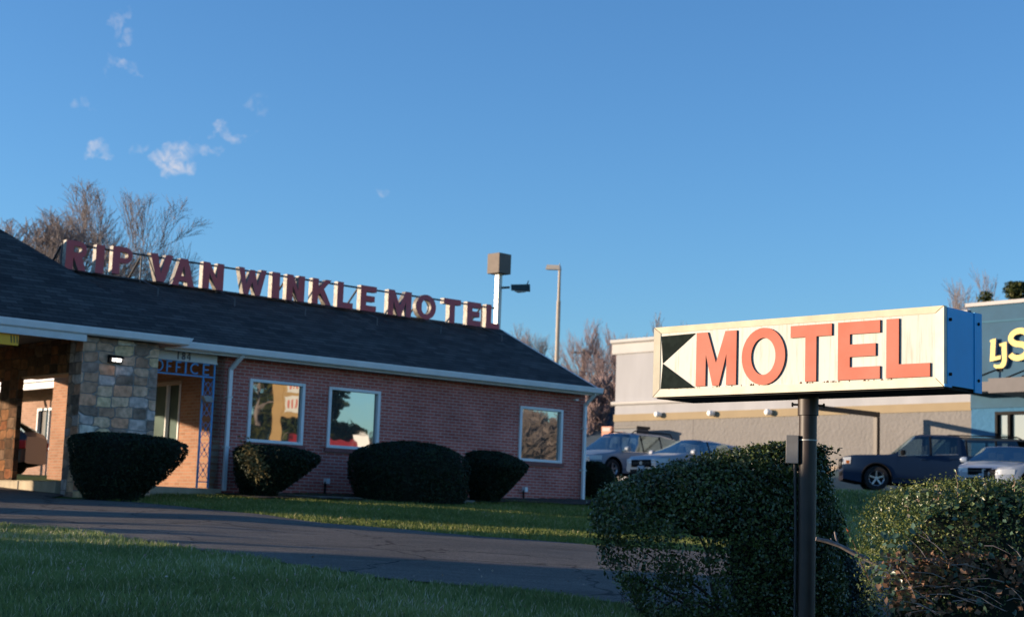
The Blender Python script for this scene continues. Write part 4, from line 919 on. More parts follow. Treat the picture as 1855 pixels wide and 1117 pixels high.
    for yy in (-.38, .38):
        for xx in (xs0-.95, xs0-1.85): mb.box(xx-.09, xx+.07, yy-.24, yy+.24, bl0-.3, bl0+.16); mb.box(xx-.06, xx+.04, yy-.12, yy+.12, bl0+.16, bl0+.34)
    mb.box(xs0-.15, xs0+.25, -W*.40, W*.40, bl0-.3, bl0-.02); mb.build('seats', mk('seat_grey', (.05, .048, .045), .8, .2, 6), C_, bevel=.03)
    # tail lights
    for s_ in (1, -1):
        mb = MB(); r_ = ring(-hl+.1); mb.box(-hl-.012, -hl+.22, s_*r_[5][0]-.03, s_*r_[5][0]+.03, r_[7][1]-.30, r_[7][1]-.08); mb.build('tail_light', mk('tail_red', (.35, .01, .01), .25, .05, 9), C_, bevel=.02)
    if rails:
        for s_ in (1, -1):
            r1 = ring(rails[0]); r2 = ring(rails[1]); zt = ring((rails[0]+rails[1])/2)[9][1]
            mb = MB(); y_ = s_*ring((rails[0]+rails[1])/2)[9][0]*.98
            mb.path([(rails[0]+.1, y_, r1[9][1]), (rails[0]-.02, y_, zt+.075), (rails[1]+.15, y_, zt+.075), (rails[1], y_, r2[9][1]+.0)], .022, 8); mb.build('roof_rail', M['black'], C_, smooth=50)
    return C_
def paint(name, col, metal=.25, rough=.3): return mk(name, col, .38, .03, 3, metal=0, coat=.35, spec=.4)
HDG = math.atan2(-.6597, -.7515)
def place(px, py, Y): P = at_y(px, py, Y); return Vector((P.x, P.y, H(P.x, P.y)+.02))
SUVp = dict(belt=[(-2.4,1.02),(-1.9,1.06),(0.9,1.0),(1.35,.97),(2.2,.86),(2.42,.72)], top=[(-2.42,1.04),(-2.25,1.25),(-1.95,1.60),(-1.2,1.70),(0.1,1.70),(.45,1.66),(1.28,1.04),(1.45,.99),(2.42,.74)],
            ws=(.42, 1.30), rg=(-2.27, -1.93), side=[(-.02,1.05),(-1.0,-.08),(-2.0,-1.06)])
car('parked_suv', 'silver seven seat family car with black roof rails nearest the brick motel corner', place(1129, 884, 57.5), HDG, paint('silver_paint', (.17, .22, .28)), L=4.9, W=1.95, rw=.36, wx=(1.50, -1.42), rails=(.1, -1.9), trim=M['chrome'], hz=.66, **SUVp)
car('parked_hatchback', 'white hatchback with black oval grille half hidden behind the big foreground bush', place(1248, 892, 55.0), HDG+R(-3), paint('white_paint_car', (.30, .33, .38), .05), L=4.5, W=1.84, rw=.33, wx=(1.38, -1.30), hz=.62, grz=(.42, .70),
    belt=[(-2.25,.98),(-1.8,1.0),(.8,.94),(1.15,.94),(2.0,.84),(2.25,.68)], top=[(-2.25,1.0),(-2.1,1.14),(-1.5,1.40),(-.45,1.49),(.05,1.48),(1.08,.98),(1.3,.95),(2.25,.70)], ws=(.07, 1.10), rg=(-2.1, -1.5), side=[(-.1,.94),(-1.2,-.16)])
TRp = dict(belt=[(-2.75,1.14),(-.98,1.14),(-.9,1.20),(1.0,1.10),(1.15,1.12),(2.4,1.08),(2.68,1.02),(2.75,.94)], top=[(-2.75,1.16),(-1.06,1.16),(-1.00,1.68),(-.86,1.78),(-.5,1.81),(.25,1.81),(.50,1.77),(1.18,1.17),(1.32,1.14),(2.4,1.10),(2.68,1.04),(2.75,.96)],
            ws=(.48, 1.20), rg=(-1.06, -.98), side=[(.10,1.04),(-.78,.0)])
car('parked_pickup_truck', 'dark blue grey crew cab pickup truck facing left in front of the restaurant wall', place(1682, 897, 51.2), R(173), mk('truck_paint', (.010, .026, .060), .5, .03, 3, spec=.12, coat=.03), L=5.5, W=1.9, rw=.385, wx=(1.72, -1.55), cat='pickup', hz=.80, grz=(.62, .98), plate=False, nose=.12, trim=M['dark_metal'], **TRp)
car('parked_suv', 'dark grey boxy off-roader with black roof rack behind the pickup truck', place(1738, 893, 53.4), R(175), paint('grey_paint', (.05, .06, .07), .3), L=4.7, W=1.9, rw=.37, wx=(1.42, -1.32), rails=(.5, -1.9), hz=.72,
    belt=[(-2.35,1.12),(1.2,1.08),(2.1,1.0),(2.35,.86)], top=[(-2.35,1.14),(-2.25,1.78),(-2.0,1.82),(.55,1.80),(1.12,1.14),(1.3,1.10),(2.35,.88)], ws=(.57, 1.14), rg=(-2.34, -2.26), side=[(-.05,1.0),(-1.0,-.12),(-2.05,-1.08)])
SED = dict(belt=[(-2.35,.98),(-1.8,1.0),(.8,.92),(1.15,.92),(2.0,.80),(2.35,.64)], top=[(-2.35,1.0),(-1.75,1.04),(-1.0,1.38),(-.35,1.45),(.1,1.44),(1.12,.95),(1.3,.93),(2.35,.66)],
           ws=(.12, 1.14), rg=(-1.73, -.98), side=[(-.1,.98),(-1.1,-.16)])
car('parked_sedan', 'white saloon car facing the camera at the right edge with number plate', place(1822, 900, 48.5), R(238), paint('pearl_paint', (.27, .33, .42), .1), L=4.7, W=1.83, rw=.335, hz=.60, grz=(.46, .70), **SED)
car('parked_sedan', 'pale car of which only the bonnet shows above the right hand hedge', place(1942, 905, 45.5), R(182), paint('pale_paint', (.30, .34, .40), .2), L=4.7, W=1.8, rw=.33, hz=.58, plate=False, **SED)
car('parked_hatchback', 'black car with silver wheels seen through the motel drive-through', place(-84, 868, 42.5), R(174), paint('black_car_paint', (.018, .016, .020), .2), L=4.4, W=1.8, rw=.34, wx=(1.35, -1.30), plate=False,
    belt=[(-2.2,.98),(-1.8,1.0),(.8,.92),(1.15,.92),(2.0,.80),(2.2,.64)], top=[(-2.2,1.0),(-2.1,1.12),(-1.5,1.42),(-.35,1.5),(.1,1.48),(1.12,.95),(1.3,.93),(2.2,.66)], ws=(.12,1.14), rg=(-2.1,-1.5), side=[(-.1,.98),(-1.2,-.16)])

# ------------------------------------------------------------------ poles
def gpos(px, Y):
    P = at_y(px, 900, Y); return Vector((P.x, P.y, H(P.x, P.y)))
def zat(px, py, Y): return at_y(px, py, Y).z
P = gpos(889, 47); gz = P.z
e = empty('pole_with_box_head', P, R(45), 'white square pole with brown cube head and flood lamp, standing behind the motel', 'light pole')
z1 = zat(891, 496, 47)-gz; b = MB(); b.box(-.075, .075, -.075, .075, -.3, z1); b.build('pole', mk('pole_cream', (.72, .68, .58), .35, .05, 3), e)
z2 = zat(891, 460, 47)-gz; b = MB(); b.box(-.25, .25, -.25, .25, z1, z2); b.build('cube_head', mk('cube_brown', (.155, .12, .095), .7, .12, 4), e, bevel=.01)
zf = zat(915, 520, 47)-gz
b = MB(); b.tube((.07, -.07, zf-.02), (.24, -.24, zf), .035); b.build('arm', M['dark_metal'], e)
b = MB(); b.add([(.20,-.34,zf-.08),(.34,-.20,zf-.08),(.74,-.60,zf-.10),(.60,-.74,zf-.10),(.22,-.30,zf+.08),(.30,-.22,zf+.08),(.70,-.62,zf+.11),(.62,-.70,zf+.11)], [(0,1,2,3),(4,7,6,5),(0,4,5,1),(1,5,6,2),(2,6,7,3),(3,7,4,0)])
b.tube((.60, -.60, zf+.11), (.63, -.63, zf+.22), .015); hd = b.build('flood_lamp', mk('lamp_teal_dark', (.02, .045, .05), .5, .2, 5), e)
b = MB(); b.add([(.30,-.38,zf-.11),(.38,-.30,zf-.11),(.62,-.54,zf-.12),(.54,-.62,zf-.12),(.42,-.42,zf-.16)], [(0,1,4),(1,2,4),(2,3,4),(3,0,4)]); b.build('lamp_glass', M['trim'], hd)
P = gpos(1001, 76); gz = P.z
e = empty('street_lamp', P, R(-20), 'tall slim parking lot lamp post with one box lamp head rising above the roof slope', 'street lamp')
z1 = zat(1006, 488, 76)-gz; b = MB(); zm = zat(1004, 545, 76)-gz
b.tube((0,0,-.3), (0,0,zm), .105, .10, 12); b.tube((0,0,zm), (0,0,z1), .075, .065, 12); b.build('pole', mk('post_tan', (.42, .35, .27), .6, .1, 3), e)
b = MB(); b.add([(-.68,-.14,z1+.02),(.05,-.14,z1-.02),(.05,.14,z1-.02),(-.68,.14,z1+.02),(-.62,-.12,z1+.24),(.02,-.12,z1+.20),(.02,.12,z1+.20),(-.62,.12,z1+.24)], [(3,2,1,0),(4,5,6,7),(0,1,5,4),(1,2,6,5),(2,3,7,6),(3,0,4,7)]); b.tube((-.02,0,z1+.1),(-.01,0,z1+.32),.02)
b.build('lamp_head', mk('lamp_head_grey', (.38, .35, .31), .5, .1, 3), e)
P = gpos(1050, 128); gz = P.z
e = empty('utility_pole', P, R(10), 'distant wooden utility pole with a crossarm among the bare trees', 'utility pole')
z1 = zat(1048, 631, 128)-gz; b = MB(); b.tube((0,0,-.3), (0,0,z1), .20, .15, 10); b.build('pole', M['wood_pole'], e)
b = MB(); b.box(-.95, .95, -.06, .06, z1-.42, z1-.28); ca = b.build('crossarm', M['wood_pole'], e)
for x_ in (-.85, -.3, .3, .85):
    b = MB(); b.lathe([(.03, 0), (.05, .05), (.05, .12), (.02, .18)], 8, c=(x_, 0, z1-.28)); b.build('insulator', M['white_dull'], ca)
# brick house beyond the lot
P = gpos(1078, 98); gz = P.z
e = empty('brick_house', P, R(-30), 'small brick house with dark roof and pale gable board far behind the lot', 'house')
zt_ = zat(1068, 735, 98)-gz; b = MB(); b.box(-5, 2.2, 0, 7, -.5, 3.0); b.add([(2.2,0,3.0),(2.2,7,3.0),(2.2,3.5,zt_),(2.0,0,3.0),(2.0,7,3.0),(2.0,3.5,zt_)], [(0,1,2),(3,5,4),(0,2,5,3),(1,4,5,2)]); b.build('wall', M['brick_v'], e)
b = MB(); prism_u(b, [(-.5, 2.7), (3.5, zt_+.05), (7.5, 2.7), (7.5, 2.9), (3.5, zt_+.25), (-.5, 2.9)], -5.3, 2.5); b.build('roof', mk('house_roof', (.05, .075, .10), .9, .15, 2), e)
b = MB(); b.bar((2.53, -.5, 2.75), (2.53, 3.5, zt_+.12), .04, .28); b.bar((2.53, 7.5, 2.75), (2.53, 3.5, zt_+.12), .04, .28); b.build('gable_board', M['trim'], e)
b = MB(); b.box(2.2, 2.26, 2.2, 3.2, 1.0, 2.2); b.build('window', M['pane_dark'], e)

# ------------------------------------------------------------------ trees
def bare_tree(name, label, px, ytop, Y, width, mat, seed, group='bare winter trees', fork=.35, levels=5, twig=.010, dens=1.0, r0=None):
    rd = random.Random(seed); P = gpos(px, Y); hgt_ = zat(px, ytop, Y)-P.z
    e = empty(name, P, 0, label, 'tree', group)
    vs, fs, vt, ft = [], [], [], []
    def seg(pts, rs, n, store_v, store_f):
        u = None; b0 = len(store_v)
        for i, p in enumerate(pts):
            d = (pts[min(i+1, len(pts)-1)]-pts[max(i-1, 0)]).normalized(); u = d.orthogonal().normalized() if u is None else (u-d*u.dot(d)).normalized(); w_ = d.cross(u)
            for k in range(n): t_ = 2*math.pi*k/n; store_v.append(p+u*(math.cos(t_)*rs[i])+w_*(math.sin(t_)*rs[i]))
        for i in range(len(pts)-1):
            for k in range(n): store_f.append((b0+i*n+k, b0+i*n+(k+1) % n, b0+(i+1)*n+(k+1) % n, b0+(i+1)*n+k))
    def grow(p, d, ln, r, lv):
        k = 4 if lv < 3 else 3; pts = [p]; rs = [r]
        for i in range(k):
            d = (d+Vector((rd.gauss(0, .10), rd.gauss(0, .10), rd.gauss(0, .06)+.05))).normalized(); p = p+d*(ln/k); pts.append(p); rs.append(max(twig*.7, r*(1-.55*(i+1)/k)))
        if lv == 0: seg(pts, rs, 7, vt, ft)
        else: seg(pts, rs, 5 if lv < 2 else 3, vs, fs)
        if lv >= levels: return
        nc = int((3+(lv > 0)+(lv > 2))*dens+rd.random())
        for i in range(nc):
            t_ = (.45 if lv == 0 else .25)+(.55 if lv == 0 else .75)*(i+.5)/nc; j = min(k-1, int(t_*k)); q = pts[j].lerp(pts[j+1], t_*k-j)
            ax = Vector((rd.gauss(0, 1), rd.gauss(0, 1), 0)); dd = (pts[-1]-pts[0]).normalized(); ax = (ax-dd*ax.dot(dd)).normalized()
            an = rd.uniform(.45, .95) if lv < 2 else rd.uniform(.35, .85)
            nd = (dd*math.cos(an)+ax*math.sin(an)); nd = (nd+Vector((0, 0, .10 if lv < 3 else .25))).normalized()
            grow(q, nd, ln*rd.uniform(.55, .80), max(twig, rs[j]*rd.uniform(.45, .7)), lv+1)
        grow(pts[-1], (pts[-1]-pts[-2]).normalized(), ln*.62, rs[-1], lv+1)
    r0 = r0 or hgt_*.016
    grow(Vector((0, 0, -.3)), Vector((rd.gauss(0, .04), rd.gauss(0, .04), 1)), hgt_*fork, r0, 0)
    va = np.array(vs); vb = np.array(vt)
    sz = hgt_/np.percentile(va[:, 2], 99.7); r_ = np.hypot(va[:, 0]-va[:, 0].mean(), va[:, 1]-va[:, 1].mean()); sxy = width/2/np.percentile(r_, 97)
    for v_ in (va, vb): v_[:, 2] *= sz; v_[:, :2] *= sxy
    up_ = va[:, 2] > hgt_*.6; sh_ = va[up_][:, :2].mean(0)/(va[up_][:, 2].mean())
    for v_ in (va, vb): v_[:, :2] -= sh_[None, :]*v_[:, 2:3]
    q_ = np.hypot(va[:, 0], va[:, 1])/(width/2)                       # rounded crown: outer twigs droop below a dome
    cap_ = hgt_*(1-.18*np.clip(q_, 0, 1.3)**2); va[:, 2] = va[:, 2] if width < 9 else np.where(va[:, 2] > cap_*.93, cap_*.93+(va[:, 2]-cap_*.93)*.45, va[:, 2])
    np_mesh('trunk', vb, np.array(ft), mat, e); np_mesh('crown', va, np.array(fs), mat, e)
    return e
bare_tree('bare_tree', 'large bare tree with spreading crown behind the first letters of the roof sign', 160, 312, 80, 12.5, M['bark'], 11, levels=5, twig=.0135, dens=.98, fork=.36, r0=.22)
bare_tree('bare_tree', 'lower bare tree beside the large one, at the left edge above the roof', 34, 360, 84, 11, M['bark'], 5, levels=5, twig=.017, dens=1.12, fork=.36, r0=.2)
bare_tree('bare_tree', 'reddish bare tree just right of the utility pole', 1062, 584, 112, 5.5, M['bark_red'], 21, levels=5, twig=.016, dens=.78, fork=.3, r0=.2)
bare_tree('bare_tree', 'bare tree close to the corner of the grey restaurant wall', 1104, 592, 118, 5, M['bark_red'], 22, levels=5, twig=.016, dens=.75, fork=.3, r0=.2)
bare_tree('bare_tree', 'bare tree whose twigs stand above the grey restaurant cornice', 1155, 584, 125, 6.5, M['bark'], 23, levels=5, twig=.017, fork=.3, dens=.8, r0=.2)
bare_tree('bare_tree', 'small reddish bare tree half hidden by the motel roof slope', 985, 612, 120, 6, M['bark_red'], 24, levels=5, twig=.016, fork=.3, dens=.78, r0=.17)
bare_tree('bare_tree', 'thin bare tree rising above the roadside sign box', 1710, 516, 100, 6, M['bark'], 26, levels=5, twig=.017, dens=.9, r0=.16)
bare_tree('bare_tree', 'thin bare tree rising above the right end of the road sign, left of the evergreen', 1752, 530, 98, 5, M['bark'], 27, levels=5, twig=.016, dens=.9, r0=.15)
bare_tree('bare_tree', 'bare tree showing through the top of the evergreen', 1806, 502, 99, 5, M['bark'], 28, levels=5, twig=.016, dens=.9, r0=.15)
bare_tree('bare_tree', 'dense low bare thicket tree in front of the brick house', 1084, 680, 100, 6, M['bark_red'], 29, levels=5, twig=.018, fork=.2, dens=.95, r0=.12)
bare_tree('bare_tree', 'dense low bare thicket tree beside the grey restaurant wall', 1106, 690, 104, 5, M['bark'], 30, levels=5, twig=.018, fork=.2, dens=.95, r0=.12)
bare_tree('bare_tree', 'faint bare tree top just above the end of the motel roof', 935, 592, 135, 7, M['bark'], 31, levels=5, twig=.017, fork=.3, dens=.85, r0=.15)

def unit(v): return v/np.maximum(1e-9, np.linalg.norm(v, axis=1, keepdims=True))
def leaves(name, Pn, Nn, size, mat, parent, tint, elong=1.5, flop=.9, fold=False, sjit=.35):
    """one small bent diamond per leaf"""
    n = len(Pn); N_ = unit(Nn+rng.normal(0, flop, (n, 3))); A = unit(np.cross(N_, rng.normal(0, 1, (n, 3)))); B = np.cross(N_, A)
    s_ = (size*(1+rng.uniform(-sjit, sjit, n)))[:, None]
    p0 = Pn-A*s_*.5*elong; p1 = Pn+B*s_*.42+N_*s_*.14; p2 = Pn+A*s_*.5*elong; p3 = Pn-B*s_*.42+N_*s_*.14
    V = np.stack([p0, p1, p2, p3], 1).reshape(-1, 3); i = np.arange(n)[:, None]*4
    if fold: Fc = np.concatenate([i+[0, 1, 2], i+[0, 2, 3]], 0).reshape(-1, 3)
    else: Fc = i+[0, 1, 2, 3]
    return np_mesh(name, V, Fc, mat, parent, tint=np.repeat(tint, 4))
m_box = leaf_mat('clipped_yew', [(0, (.010, .018, .010)), (.6, (.018, .034, .016)), (1, (.035, .055, .022))], .6, .1, .25)
m_holly = leaf_mat('glossy_leaf', [(0, (.028, .042, .014)), (.45, (.065, .098, .026)), (.8, (.12, .155, .042)), (.93, (.16, .17, .06)), (1, (.26, .19, .12))], .35, .12, .6)
m_dark = leaf_mat('dark_small_leaf', [(0, (.010, .022, .020)), (.6, (.022, .045, .036)), (1, (.045, .075, .050))], .4, .1, .5)
m_yel = leaf_mat('sun_tinted_small_leaf', [(0, (.035, .06, .018)), (.45, (.09, .125, .035)), (.85, (.22, .24, .06)), (1, (.38, .32, .12))], .4, .2, .4)  # yellow stops stand for sun on the hedge
m_broad = leaf_mat('broad_leaf', [(0, (.06, .11, .05)), (.5, (.13, .20, .08)), (.8, (.22, .24, .13)), (1, (.42, .30, .22))], .35, .25, .5)
m_brown = leaf_mat('dead_leaf', [(0, (.10, .055, .035)), (.5, (.19, .105, .065)), (1, (.32, .20, .13))], .8, .2, .2)
m_ever = leaf_mat('evergreen_leaf', [(0, (.018, .030, .008)), (.6, (.045, .058, .014)), (1, (.085, .085, .022))], .6, .1, .2)
hull_m = mk('shade_hull_dark', (.010, .014, .008), 1, .3, 9)  # near-black hull added inside shrubs to block light among the leaves

def shrub(name, label, levels, Y, depth, n, size, mat, group=None, hull=.93, cat='bush', thick=.06, keep=None, rough=.04, tintf=None, exp=2.4):
    """levels: (pixel row, left, right) of the silhouette at distance Y; cross sections are rounded boxes"""
    lv = [(at_y((a+b)/2, y_, Y), (b-a)/2*Y/F_PX) for y_, a, b in levels]
    lv = sorted(lv, key=lambda q: q[0].z)
    cx0 = sum(q[0].x for q in lv)/len(lv); gz = min(H(cx0, Y), lv[0][0].z)
    e = empty(name, (cx0, Y, gz), 0, label, cat, group)
    zs = np.array([q[0].z for q in lv])-gz; xc = np.array([q[0].x for q in lv])-cx0; rr = np.array([q[1] for q in lv])
    seg_ = np.concatenate([[0], np.cumsum(np.hypot(np.diff(zs), np.diff(rr)))]); wgt = seg_[-1]
    # sample on the shell: by arc length along the profile, weighted by radius, plus the flat top
    m_ = n*3; t = rng.uniform(0, wgt*1.0, m_); z = np.interp(t, seg_, zs); x0 = np.interp(t, seg_, xc); r_ = np.interp(t, seg_, rr)
    k_ = rng.uniform(0, rr.max(), m_) < r_; z, x0, r_ = z[k_][:n], x0[k_][:n], r_[k_][:n]; th = rng.uniform(0, 2*np.pi, len(z))
    # a capping disc
    nt = n//8; z = np.concatenate([z, np.full(nt, zs[-1])]); x0 = np.concatenate([x0, np.full(nt, xc[-1])]); r_ = np.concatenate([r_, rr[-1]*np.sqrt(rng.uniform(0, 1, nt))]); th = np.concatenate([th, rng.uniform(0, 2*np.pi, nt)])
    sx = np.sign(np.cos(th))*np.abs(np.cos(th))**(2/exp); sy = np.sign(np.sin(th))*np.abs(np.sin(th))**(2/exp)
    dr = np.where(rng.uniform(0, 1, len(z)) < .75, rng.normal(0, rough, len(z)), -rng.uniform(0, thick*3, len(z)))
    lump = (.045*np.sin(th*5+z*9)+.03*np.sin(th*11-z*17))*min(1, rough/.035)-(.02 if rough < .02 else 0)
    R_ = r_*(1+lump)+dr
    Pn = np.stack([x0+R_*sx, R_*depth*sy, z+rng.normal(0, rough*.6, len(z))], 1)
    dz_dr = np.gradient(rr, zs+np.arange(len(zs))*1e-6); sl = np.interp(z, zs, dz_dr)
    Nn = unit(np.stack([sx, sy/depth, -sl*.8], 1)); Nn[-nt:] = (0, 0, 1)
    if keep is not None:
        kk = keep(Pn+np.array([cx0, Y, gz])); Pn, Nn = Pn[kk], Nn[kk]
    tint = np.clip(rng.beta(2, 2.6, len(Pn))+.18*np.sin(Pn[:, 0]*7+Pn[:, 2]*5)*np.sin(Pn[:, 2]*11+Pn[:, 1]*3), 0, 1)
    if tintf: tint = tintf(Pn, tint)
    leaves('foliage', Pn, Nn, size, mat, e, tint)
    if hull:
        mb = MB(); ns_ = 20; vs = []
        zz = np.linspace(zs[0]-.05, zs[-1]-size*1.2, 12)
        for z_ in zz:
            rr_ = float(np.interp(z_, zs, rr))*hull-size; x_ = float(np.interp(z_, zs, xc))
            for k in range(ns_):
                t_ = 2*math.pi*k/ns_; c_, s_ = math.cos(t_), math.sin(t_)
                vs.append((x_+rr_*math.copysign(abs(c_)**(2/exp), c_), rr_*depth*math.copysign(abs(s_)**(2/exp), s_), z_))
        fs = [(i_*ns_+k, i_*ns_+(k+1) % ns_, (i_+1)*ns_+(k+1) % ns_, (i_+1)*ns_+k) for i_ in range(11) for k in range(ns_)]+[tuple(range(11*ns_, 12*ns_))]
        mb.add(vs, fs); mb.build('shade_hull', hull_m, e, smooth=60)
    return e, (cx0, Y, gz)
G_ = 'clipped dark bushes along the motel front'
def ext(lv, y2, a, b): return lv+[(y2, a, b)]
shrub('clipped_bush', 'dark clipped bush in front of the stone pillar, leftmost by the motel', [(786,165,250),(793,135,318),(803,128,338),(815,128,338),(830,129,327),(860,133,302),(885,143,268),(905,155,245)], 28.3, .75, 15000, .032, m_box, G_, rough=.015)
e_, o_ = shrub('clipped_bush', 'dark clipped bush with a sunlit patch painted in pale leaves under the leftmost front window', [(808,442,520),(814,430,553),(822,424,577),(832,423,578),(850,426,560),(875,430,528),(893,437,500),(906,445,490)], 31.6, .8, 13000, .032, m_box, G_, rough=.015)
pt = rng.normal(0, 1, (420, 3))*np.array([.10, .04, .18]); P = at_y(463, 832, 31.0); pt[:, 0] += pt[:, 2]*-.45  # pale leaves stand for sunlight falling on this bush
Pp = pt+np.array([P.x, P.y-.18, P.z])-np.array(o_); leaves('lit_patch', Pp, np.tile([0, -1., .2], (len(Pp), 1)), .035, leaf_mat('lit_patch_leaf', [(0, (.10, .08, .03)), (1, (.24, .20, .09))], .8, .2, .2), e_, rng.uniform(0, 1, len(Pp)), elong=2.2)['kind'] = 'stuff'
shrub('clipped_bush', 'widest of the dark clipped bushes, domed, between the second and third front windows', [(801,718,758),(804,694,788),(809,670,811),(817,650,829),(828,634,842),(843,629,851),(865,633,851),(890,640,846),(912,648,838)], 33.0, .8, 20000, .032, m_box, G_, rough=.015)
shrub('clipped_bush', 'dark clipped bush tapering downward, right of the widest one', [(818,858,904),(823,846,925),(832,843,944),(842,842,957),(852,843,953),(875,847,933),(905,852,903),(915,854,895)], 34.6, .8, 13000, .032, m_box, G_, rough=.015)
shrub('clipped_bush', 'small boxy dark bush beside the right downspout at the motel corner', [(837,1062,1090),(842,1058,1096),(849,1057,1108),(862,1057,1113),(885,1057,1113),(908,1059,1106)], 39.6, .9, 7000, .034, m_box, G_, rough=.015)

# big foreground bush: dense cap, open lower left where the branches show
def keepF(Pw):
    D = Pw; k = D@np.array(c_fwd); px = CXP+F_PX*(D@np.array(c_right))/k; py = CYP-F_PX*(D@np.array(c_up))/k
    prob = np.ones(len(Pw)); lowleft = (py > 965) & (px < 1290); prob = np.where(lowleft, .52, prob)
    prob = np.where((py > 965) & (px < 1290) & (py < 1005), .40, prob)
    prob = np.where((py > 1040) & (px < 1260), .62, prob)
    cl = np.sin(px*.045+py*.021)*np.sin(py*.052-px*.017); prob = prob*np.where(lowleft, .55+.9*(cl > 0), 1)
    return rng.uniform(0, 1, len(Pw)) < prob
LF = [(813,1400,1470),(817,1355,1485),(828,1290,1490),(845,1225,1494),(865,1165,1497),(888,1118,1499),(912,1088,1502),(940,1078,1506),(970,1083,1512),(1000,1096,1518),(1030,1112,1520),(1062,1132,1518),(1095,1152,1510),(1130,1180,1500),(1200,1230,1480),(1290,1300,1450)]
def tF(Pn, t): return np.clip(t*.85+np.where(rng.uniform(0, 1, len(t)) < .02, .35, 0), 0, 1)
FY = 14.15
eF, oF = shrub('large_holly_bush', 'big rounded dark green bush beside the sign pole, open below with bare branches showing', LF, FY, .56, 60000, .0235, m_holly, None, hull=0, thick=.16, keep=keepF, rough=.035, tintf=tF, exp=2.1)
# added dark core blocking light on the right and under the cap
mb = MB()
def blob(mb, c, r, n=14, seed=0):
    rd = random.Random(seed); vs = []; 
    for i in range(n//2+1):
        p_ = math.pi*i/(n//2)
        for k in range(n):
            t_ = 2*math.pi*k/n; q = 1+rd.uniform(-.10, .10); vs.append((c[0]+r[0]*q*math.sin(p_)*math.cos(t_), c[1]+r[1]*q*math.sin(p_)*math.sin(t_), c[2]+r[2]*q*math.cos(p_)))
    fs = [(i*n+k, i*n+(k+1) % n, (i+1)*n+(k+1) % n, (i+1)*n+k) for i in range(n//2) for k in range(n)]; mb.add(vs, fs)
def lp_(px, py, Y=FY, o=oF): P = at_y(px, py, Y); return Vector((P.x-o[0], P.y-o[1], P.z-o[2]))
k = FY/F_PX
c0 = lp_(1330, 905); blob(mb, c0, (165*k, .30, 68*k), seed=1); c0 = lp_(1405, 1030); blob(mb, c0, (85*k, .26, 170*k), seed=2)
mb.build('shade_hull', hull_m, eF)
mb = MB()
brs = [([(1375,1290),(1350,1180),(1290,1100),(1180,1060),(1150,1050)], [.022,.018,.014,.010,.006], -.10), ([(1370,1290),(1340,1150),(1275,1070),(1215,1030),(1170,1000)], [.02,.016,.013,.009,.005], .05),
       ([(1375,1290),(1330,1130),(1290,1070),(1281,1000),(1262,960),(1235,935)], [.022,.017,.012,.011,.009,.005], -.22), ([(1290,1070),(1283,1010),(1285,950)], [.008,.006,.004], -.2),
       ([(1350,1200),(1270,1110),(1190,1065),(1160,1075)], [.016,.012,.008,.004], .15), ([(1230,1045),(1195,1000),(1165,985)], [.008,.006,.003], -.15), ([(1262,960),(1275,930),(1290,915)], [.006,.005,.003], -.3),
       ([(1190,1065),(1160,1050),(1128,1045)], [.014,.010,.006], -.1), ([(1240,1075),(1200,1100),(1170,1110)], [.010,.008,.004], -.05), ([(1300,1110),(1260,1130),(1210,1160)], [.012,.009,.005], -.1)]
for pts, rs_, dy in brs:
    b3 = MB(); b3.path([lp_(x, y, FY+dy*(1-i_*.15)) for i_, (x, y) in enumerate(pts)], rs_, 7); b3.build('branch', M['bark_dark'], eF, smooth=60)
# twigs
b3 = MB()
for i_ in range(90):
    x, y = random.uniform(1120, 1290), random.uniform(965, 1110); a_ = lp_(x, y, FY+random.uniform(-.3, .35)); d_ = Vector((random.gauss(-.3, .6), random.gauss(0, .4), random.gauss(.5, .5))).normalized()*random.uniform(.06, .2)
    b3.path([a_, a_+d_*.5+Vector((0, 0, .01)), a_+d_], [.003, .0025, .0015], 4)
tw = b3.build('twigs', M['bark_dark'], eF); tw['kind'] = 'stuff'
# dark conical bush behind the pole
shrub('conical_bush', 'dark blue green bush sloping down to the right behind the sign pole', [(905,1450,1476),(930,1440,1504),(960,1420,1512),(1000,1400,1538),(1040,1385,1562),(1080,1375,1575),(1120,1370,1584),(1220,1370,1600),(1290,1380,1600)], 15.2, .8, 34000, .019, m_dark, None, hull=.95, rough=.02)
# hedge at the right: small leaves tinted yellow for the sun, broad new leaves, dead leaves and bare twigs
HY = 12.0
LH = [(882,1690,2040),(889,1660,2040),(898,1618,2040),(908,1596,2040),(922,1582,2040),(952,1577,2040),(985,1577,2040),(1020,1572,2026),(1060,1568,2024),(1120,1572,2020),(1220,1590,2010),(1300,1600,2000)]
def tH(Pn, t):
    top = (Pn[:, 2]+oz) > .02; return np.clip(t*.9+.10*top, 0, 1)  # sunlight put into the tint: top leaves lighter
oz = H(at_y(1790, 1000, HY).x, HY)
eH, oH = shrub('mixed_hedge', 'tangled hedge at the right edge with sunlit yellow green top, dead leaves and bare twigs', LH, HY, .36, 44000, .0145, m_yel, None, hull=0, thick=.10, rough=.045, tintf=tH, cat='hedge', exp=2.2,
                keep=lambda Pw: rng.uniform(0, 1, len(Pw)) < np.where(Pw[:, 2] < -.12, .42, 1.0))
mb = MB(); k = HY/F_PX; c0 = lp_(1800, 1110, HY, oH); blob(mb, c0, (190*k, .30, 200*k), seed=4, n=18); mb.build('shade_hull', hull_m, eH)
def scat(n, x0, x1, y0, y1, dy0, dy1):
    xs_ = rng.uniform(x0, x1, n); ys_ = rng.uniform(y0, y1, n); out = []
    for x, y in zip(xs_, ys_): out.append(lp_(x, y, HY+rng.uniform(dy0, dy1), oH))
    return np.array([tuple(p) for p in out])
